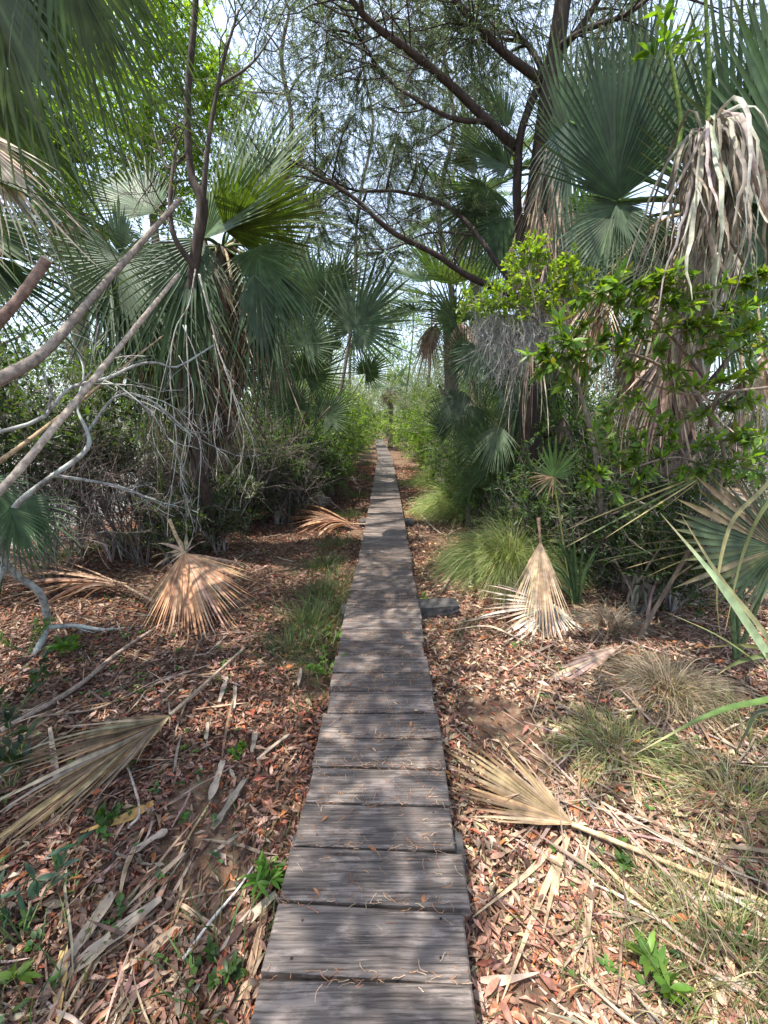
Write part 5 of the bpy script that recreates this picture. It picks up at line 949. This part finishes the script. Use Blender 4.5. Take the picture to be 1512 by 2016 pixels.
for x, y, Y in ((1100, 640, 2.35), (1070, 690, 2.4), (1060, 740, 2.45), (1130, 700, 2.4), (1150, 640, 2.35), (1190, 660, 2.4), (1110, 760, 2.45), (1160, 740, 2.45), (1215, 600, 2.35), (1260, 560, 2.35), (1300, 545, 2.35), (1350, 540, 2.3), (1320, 590, 2.4), (1250, 640, 2.4), (1390, 570, 2.4), (1430, 610, 2.4), (1470, 560, 2.4), (1480, 650, 2.4), (1420, 680, 2.4), (1360, 640, 2.45), (1300, 690, 2.5), (1240, 720, 2.5), (1490, 730, 2.4), (1200, 800, 2.55), (1280, 810, 2.6), (1250, 850, 2.6), (1360, 820, 2.6), (1440, 800, 2.6), (1180, 930, 2.5), (1230, 920, 2.55), (1160, 950, 2.5), (1280, 930, 2.6), (1320, 880, 2.6), (1480, 870, 2.4), (1500, 930, 2.35), (1490, 790, 2.5), (1185, 570, 2.35), (1220, 540, 2.4), (1140, 590, 2.35), (1400, 640, 2.3), (1330, 530, 2.25), (1370, 600, 2.25), (1420, 560, 2.25), (1460, 610, 2.25), (1500, 600, 2.3), (1510, 680, 2.3), (1450, 660, 2.3), (1400, 700, 2.35), (1340, 730, 2.4), (1270, 610, 2.3), (1180, 690, 2.35), (1090, 720, 2.35), (1040, 700, 2.4), (1120, 670, 2.3), (1215, 560, 2.3), (1510, 540, 2.3), (1310, 650, 2.3), (1430, 750, 2.4), (1380, 760, 2.4), (1230, 680, 2.35), (1200, 880, 2.6), (1250, 900, 2.6), (1300, 900, 2.6), (1340, 940, 2.6), (1260, 960, 2.6), (1210, 980, 2.6), (1400, 870, 2.5), (1440, 920, 2.45), (1380, 930, 2.6), (1320, 830, 2.6), (1240, 790, 2.55), (1170, 850, 2.6), (1460, 850, 2.45), (1505, 860, 2.3), (1510, 900, 2.3)):
    C = P(x, y, Y); a = nearest(main, C); p = limb(wood, a, C, .004, .0022, BW, .06, 8, .1)
    k = 36; d = nz(C-p[4]); s = p[rng.integers(3, 8, k)]; dd = nz(d*.7 + rdir(k)*1.0 + A3(0, 0, .15)); ll = rnd(k, .04, .11)
    leaves(lf, s, dd, nz(rng.normal(0, .45, (k, 3))+A3(0, -.4, 1)), ll, ll*rnd(k, .13, .19), pick(BAY, k, .22), True, .18)
wood.build('stem', M_BARK, bs); lf.build('foliage', M_LEAF, bs)
sprig(at(1312, 1960), 'bright lime sapling sprig in the bottom right grass', 4, .16, .06, .17, LIME, 8, .5); sprig(at(835, 1190)+A3(.0, .03, 0), 'single lime leaf sprout between the planks and the sleeper log', 2, .10, .05, .2, [(.15, .26, .04)], 3, .3)
sprig(P(1370, -20, 2.3), 'lime leaf spray hanging in at the top right corner', 5, .3, .09, .17, LIME, 7, .8, (-.4, 0)); sprig(P(1300, 130, 2.4), 'lime leaf tip between the fan fronds at upper right', 4, .16, .08, .17, LIME, 7, .7); sprig(at(1230, 1700), 'small green sprout beside the big straw fan', 4, .06, .04, .24, GREEN, 6, .7)

# shaded stems and brush, right
for (px, Y, h, sp, cols, lab, kw) in ((1300, 3.25, .95, .35, DARK, 'low dim bush right in front of the palm base', dict(per=6)), (1370, 3.4, 1.2, .5, DARK, 'narrow dim bush right of the palm base', dict(per=6)), (1280, 4.2, 1.5, .7, DARK, 'dim bush of narrow leaves under the bay shrub', dict(per=5)), (1420, 4.4, 1.7, .9, DARK, 'dark shrub behind the right edge fan', dict(per=5)), (1180, 5.0, 1.6, .7, DARK, 'dark bush right of the cedar foot', dict(per=6)), (1500, 5.6, 2.2, 1.2, DARK, 'shaded bush at the right edge in front of the mud flat', dict(per=4)),
                                      (920, 7.2, 1.6, .7, GREEN, 'green bush left of the dark palmetto', dict(per=6)), (1330, 6.4, 2.0, 1.0, DARK, 'dim shrub behind the palm trunk at right', dict(per=5)), (1100, 7.0, 2.2, 1.0, DARK, 'dark shrub behind the cedar trunk', dict(per=6)), (1010, 8.4, 2.6, 1.0, GREEN, 'green shrub between the cedar and the farther palm', dict(per=7)), (1220, 8.8, 2.8, 1.4, DARK, 'dim tall shrub deep behind the big fans', dict(per=6)), (1450, 8.8, 2.6, 1.6, GREEN, 'olive bush far behind the right edge', dict(per=5))):
    shrub('shrub', G((px-756)/780*Y, Y), h, sp, lab, cols=cols, leafL=.06, leafW=.18, stems=10, m1=9, m2=6, **kw)
for (px, Y, h, sp, lab) in ((1240, 3.9, 1.2, .6, 'grey leaning bare stems in the shade below the bay shrub'), (1400, 3.8, 1.3, .9, 'bare tangled twigs behind the striped fan'), (1480, 5.0, 1.6, 1.1, 'bare grey branches against the bright mud flat at right'), (1330, 5.0, 1.5, .8, 'bare brown twigs at the palm foot'), (1120, 4.6, 1.0, .5, 'dead twigs around the cedar foot')):
    shrub('bare_shrub', G((px-756)/780*Y, Y), h, sp, lab, stems=10, m1=8, m2=6, bare=True, col=(.2, .165, .14), tw=(.5, .3), wander=.26, r=.011)
ob = thing('fallen_limb', P(1512, 720, 3.6), 'dark bare limb slanting across the right edge in front of the mud flat', 'limb'); limbs(ob, [([P(1620, 700, 3.5), P(1512, 735, 3.6), P(1400, 800, 3.7), P(1290, 860, 3.8), P(1230, 960, 3.9)], .028, .012)], (.07, .055, .045), M_BARK, (8, .6, 4, .3, .006, .003))

# dense low growth on the right
for x, y, h, sp, cols, lab in ((1.95, 4.35, 1.2, .4, DARK, 'dense dark bush just right of the cedar foot'), (2.25, 4.1, 1.3, .45, DARK, 'dense dark bush left of the right hand palm base'), (2.1, 5.0, 1.6, .5, GREEN, 'dense green bush between the cedar and the right hand palm'), (1.45, 6.4, 1.3, .5, GREEN, 'dense green bush left of the cedar behind the tussocks'), (1.35, 7.6, 1.5, .5, GREEN, 'dense green bush beyond the pale tussock'),
                          (1.4, 9.0, 1.7, .5, LIME, 'dense light bush halfway along the right of the walk'), (3.1, 4.6, 1.7, .6, DARK, 'dense dark bush behind the striped fan at the right edge'), (2.7, 5.6, 2.0, .7, GREEN, 'tall dense bush filling the gap behind the bay shrub')):
    shrub('shrub', G(x, y), h, sp, lab, cols=[tuple(np.array(c)*(1.5 if cols is not LIME else 1)) for c in cols], leafL=.06, leafW=.19, stems=11, m1=10, m2=6, per=8, t0=.1)
# ================================================================== DOWN THE PATH AND BEYOND
PALE = [(.12, .17, .065), (.14, .20, .08), (.09, .135, .055)]
protos = []
def proto(fn): protos.append(fn); return fn
s1 = shrub('shrub', (0, 0, 0), 1.5, .9, 'bushy bright green shrub', 'shrub', cols=[(.13, .22, .035), (.16, .25, .045), (.10, .17, .03)], leafL=.07, leafW=.2, stems=10, m1=8, m2=5, per=6)
s2 = shrub('shrub', (0, 0, 0), 2.4, 1.1, 'taller green shrub', 'shrub', cols=[(.08, .14, .035), (.10, .165, .045), (.06, .105, .03)], leafL=.075, leafW=.2, stems=9, m1=8, m2=5, per=7)
s3 = shrub('thicket_tree', (0, 0, 0), 5.2, 2.0, 'grey green thicket tree', 'tree', cols=PALE, leafL=.085, leafW=.18, stems=8, m1=9, m2=6, per=8, r=.03, t0=.12, tw=(.3, .2))
s4 = shrub('thicket_tree', (0, 0, 0), 7.5, 2.6, 'tall thicket tree', 'tree', cols=[(.085, .14, .045), (.105, .165, .055), (.065, .11, .035)], leafL=.10, leafW=.18, stems=7, m1=10, m2=6, per=9, r=.045, t0=.15, tw=(.28, .18))
s5 = far_palm(756, 1.0, 1300, 'palmetto', 12, 2, .8); s5.location = (0, 0, 0)
for c in s5.children:
    pass
s5.name = 'palmetto'
def put(src, x, y, sc, label, group, rot=None, first=[]):
    o = copy_tree(src); o.location = Vector(G(x, y)); o.scale = (sc,)*3; o.rotation_euler = (0, 0, rng.uniform(0, 6.28) if rot is None else rot); o['label'] = label; o['group'] = group
    return o
gA, gB = 'bright shrubs lining the distant boardwalk', 'thicket trees closing the view behind'
LA = {-1: 'bright green bush hugging the left edge of the distant boardwalk', 1: 'bright green bush hugging the right edge of the distant boardwalk'}
LB = {-1: 'green bush a step back from the distant boardwalk on its left', 1: 'green bush a step back from the distant boardwalk on its right'}
LC = {-1: 'pale grey green thicket tree beyond the bushes left of the path', 1: 'pale grey green thicket tree beyond the bushes right of the path'}
LD = {-1: 'tall thicket tree at the back of the left brush', 1: 'tall thicket tree at the back of the right brush'}
for y, x, sc in ((8.2, -1.5, .9), (9.2, -1.35, 1.1), (10.4, -1.5, 1.4), (11.8, -1.3, 1.2), (13.2, -1.5, 1.5), (15, -1.35, 1.3), (17.5, -1.5, 1.5), (20.5, -1.3, 1.1), (24, -1.5, 1.1), (28, -1.6, 1.1), (9.4, -1.6, .8), (32, -.9, 1.2)): put(s1, x, y, sc, LA[-1], gA)
for y, x, sc in ((11.8, 1.3, .8), (13.6, 1.4, 1.2), (15.6, 1.4, 1.2), (18, 1.4, 1.4), (21, 1.1, 1.1), (24.5, .9, 1.1), (28.5, .7, 1.15), (9.6, 1.35, .5), (10.6, 1.7, .7), (33, .5, 1.25)): put(s1, x, y, sc, LA[1], gA)
for s in (-1, 1):
    for y, x, sc in ((10.4, 2.3, 1.), (12.4, 2.1, 1.), (14.5, 2.2, 1.1), (17, 2.1, 1.1), (20, 2.2, 1.2), (23.5, 2.4, 1.2), (27, 2.4, 1.3), (12.8, 3.4, 1.1), (16.4, 3.4, 1.2)): put(s2, s*x+rng.normal(0, .15), y+rng.normal(0, .3), sc, LB[s], 'green bushes behind the bright ones')
    for y, x, sc in ((13, 4.4, .8), (16, 3.4, .8), (19, 3.3, .9), (22.5, 3.4, 1), (26, 3.2, 1.), (30, 2.9, 1.), (35, 2.2, 1.05), (40, 1.4, 1.1), (20, 5.6, 1.), (27, 5.6, 1.1)): put(s3, s*x+rng.normal(0, .2), y+rng.normal(0, .4), sc, LC[s], gB)
    for y, x, sc in ((14, 6.6, .8), (18.5, 5.6, .85), (23, 5.2, .9), (29, 4.6, .95), (36, 3.8, 1.), (44, 2.5, 1.05), (16, 9.5, .8), (12.5, 8.6, .7), (21, 8.6, .9)): put(s4, s*x+rng.normal(0, .3), y+rng.normal(0, .5), sc, LD[s], gB)
    for y, x, sc in ((12.6, 3.0, .62), (15, 2.9, .7), (18, 2.8, .75), (21.5, 2.7, .8), (25, 2.6, .85), (29, 2.4, .85), (33.5, 2.0, .9)): put(s3, s*x+rng.normal(0, .2), y+s*.6, sc, LC[s], gB)
    LP = 'young palm among the bushes %s of the distant boardwalk' % ('left' if s < 0 else 'right')
    for y, x, sc in ((12.2, 1.7, .9), (15.8, 1.8, 1.), (19.5, 1.9, 1.), (14, 2.7, 1.2), (10.2, 2.2, 1.1), (17.5, 2.4, 1.3), (23, 2.0, 1.2)): put(s5, s*x, y, sc, LP, 'young palms along the path')
put(s1, .75, 22.3, .75, 'small bright bush at the foot of the distant rust skirted palm', gA); put(s1, -.7, 36, 1.5, LA[-1], gA); put(s1, .2, 38, 1.5, LA[1], gA); put(s2, 0.0, 40, 1.6, 'green bush standing at the very end of the boardwalk', 'green bushes behind the bright ones'); put(s4, -.9, 38, .95, 'tall thicket tree left of the boardwalk end', gB); put(s4, .9, 42, 1.1, 'tall thicket tree right of the boardwalk end', gB); put(s3, .2, 44, 1.3, 'broad thicket tree behind the boardwalk end', gB)
put(s4, -.2, 50, 1.1, 'tall thicket tree closing the far end of the path', gB); put(s3, .8, 46, 1.2, 'rounded pale tree right at the far end of the path', gB)
for s in (s1, s2, s3, s4, s5):
    def rm(o):
        for c in list(o.children): rm(c)
        bpy.data.objects.remove(o)
    rm(s)
# brown skirted palm at the end of the path
far_palm(768, 24, 765, 'distant palm wrapped in a rust brown dead skirt at the end of the boardwalk', 8, 16, .8, 1.3)
# treeline beyond the flats
for k, (x, y, sc) in enumerate([(-13, 13, .9), (-16, 17, 1.), (-14, 22, 1.), (-11, 9.5, .8), (-18, 11, 1.), (-20, 22, 1.2), (-12, 28, 1.), (-24, 15, 1.1), (-15, 5.5, .8), (-9.5, 6.3, .6)]):
    tree('thicket_tree', G(x, y), [G(x, y)+A3(.1, 0, 2*sc), G(x, y)+A3(0, .2, 4.5*sc)], [(G(x, y)+A3(rng.normal(0, 1.1), rng.normal(0, .9), rng.uniform(.6, 5.5))*A3(1, 1, sc), 1.15*sc) for _ in range(11)], 'hazy green tree of the treeline across the left mud flat', GREEN+PALE, .10, .2, .09, per=20, tw=24, group='treeline across the left mud flat')
for k, (x, y, sc) in enumerate([(12, 12, .9), (15, 17, 1.), (13, 22, 1.), (10, 9, .8), (18, 11, 1.), (20, 21, 1.2), (12, 28, 1.), (16, 6, .9), (24, 14, 1.1), (10.5, 6.2, .6)]):
    tree('thicket_tree', G(x, y), [G(x, y)+A3(.1, 0, 2*sc), G(x, y)+A3(0, .2, 4.5*sc)], [(G(x, y)+A3(rng.normal(0, 1.1), rng.normal(0, .9), rng.uniform(.6, 5.5))*A3(1, 1, sc), 1.15*sc) for _ in range(11)], 'hazy green tree of the treeline across the right mud flat', GREEN+PALE, .10, .2, .09, per=20, tw=24, group='treeline across the right mud flat')

# crowns that meet over the far part of the path
tree('cedar_tree', G(1.9, 19), [P(850, 600, 19), P(820, 420, 19)], cl_([(800, 560, 18.5, 1.1), (760, 500, 18.5, 1.2), (840, 500, 19, 1.2), (800, 430, 18.5, 1.3), (730, 430, 18.5, 1.2), (860, 610, 19, 1.), (810, 640, 19, .9), (750, 590, 19, .9), (880, 430, 19, 1.3), (780, 350, 18.5, 1.4)]), 'feathery cedar leaning over the far path from the right', [(.09, .125, .06), (.12, .16, .075), (.075, .10, .05)], r=.07, bcol=(.13, .105, .09), tw=44, cedar=True, spray=44, grav=.04)
tree('leafy_tree', G(-1.9, 22), [P(690, 640, 22), P(700, 520, 22)], cl_([(700, 620, 21.5, 1.), (740, 560, 21.5, 1.2), (680, 540, 22, 1.2), (770, 620, 22, .9), (720, 480, 22, 1.3), (650, 600, 22, 1.2), (800, 520, 22, 1.2), (760, 660, 22.5, .8), (690, 690, 22, 1.)]), 'pale leafy tree leaning over the far path from the left', [(.12, .18, .06), (.15, .22, .075), (.10, .14, .055)], .10, .2, .09, per=60, tw=36)
tree('leafy_tree', G(1.2, 30), [P(810, 690, 30), P(815, 600, 30)], cl_([(800, 690, 29.5, 1.2), (830, 640, 30, 1.4), (770, 690, 30, 1.1), (850, 700, 30, 1.4), (800, 610, 30, 1.5), (880, 650, 30, 1.5), (760, 620, 30, 1.3), (785, 740, 29.5, .9), (740, 700, 30, 1.1)]), 'rounded light green tree at the far end of the path, just right of the boardwalk', [(.11, .18, .05), (.14, .22, .06), (.09, .14, .045)], .12, .2, .09, per=60, tw=36)
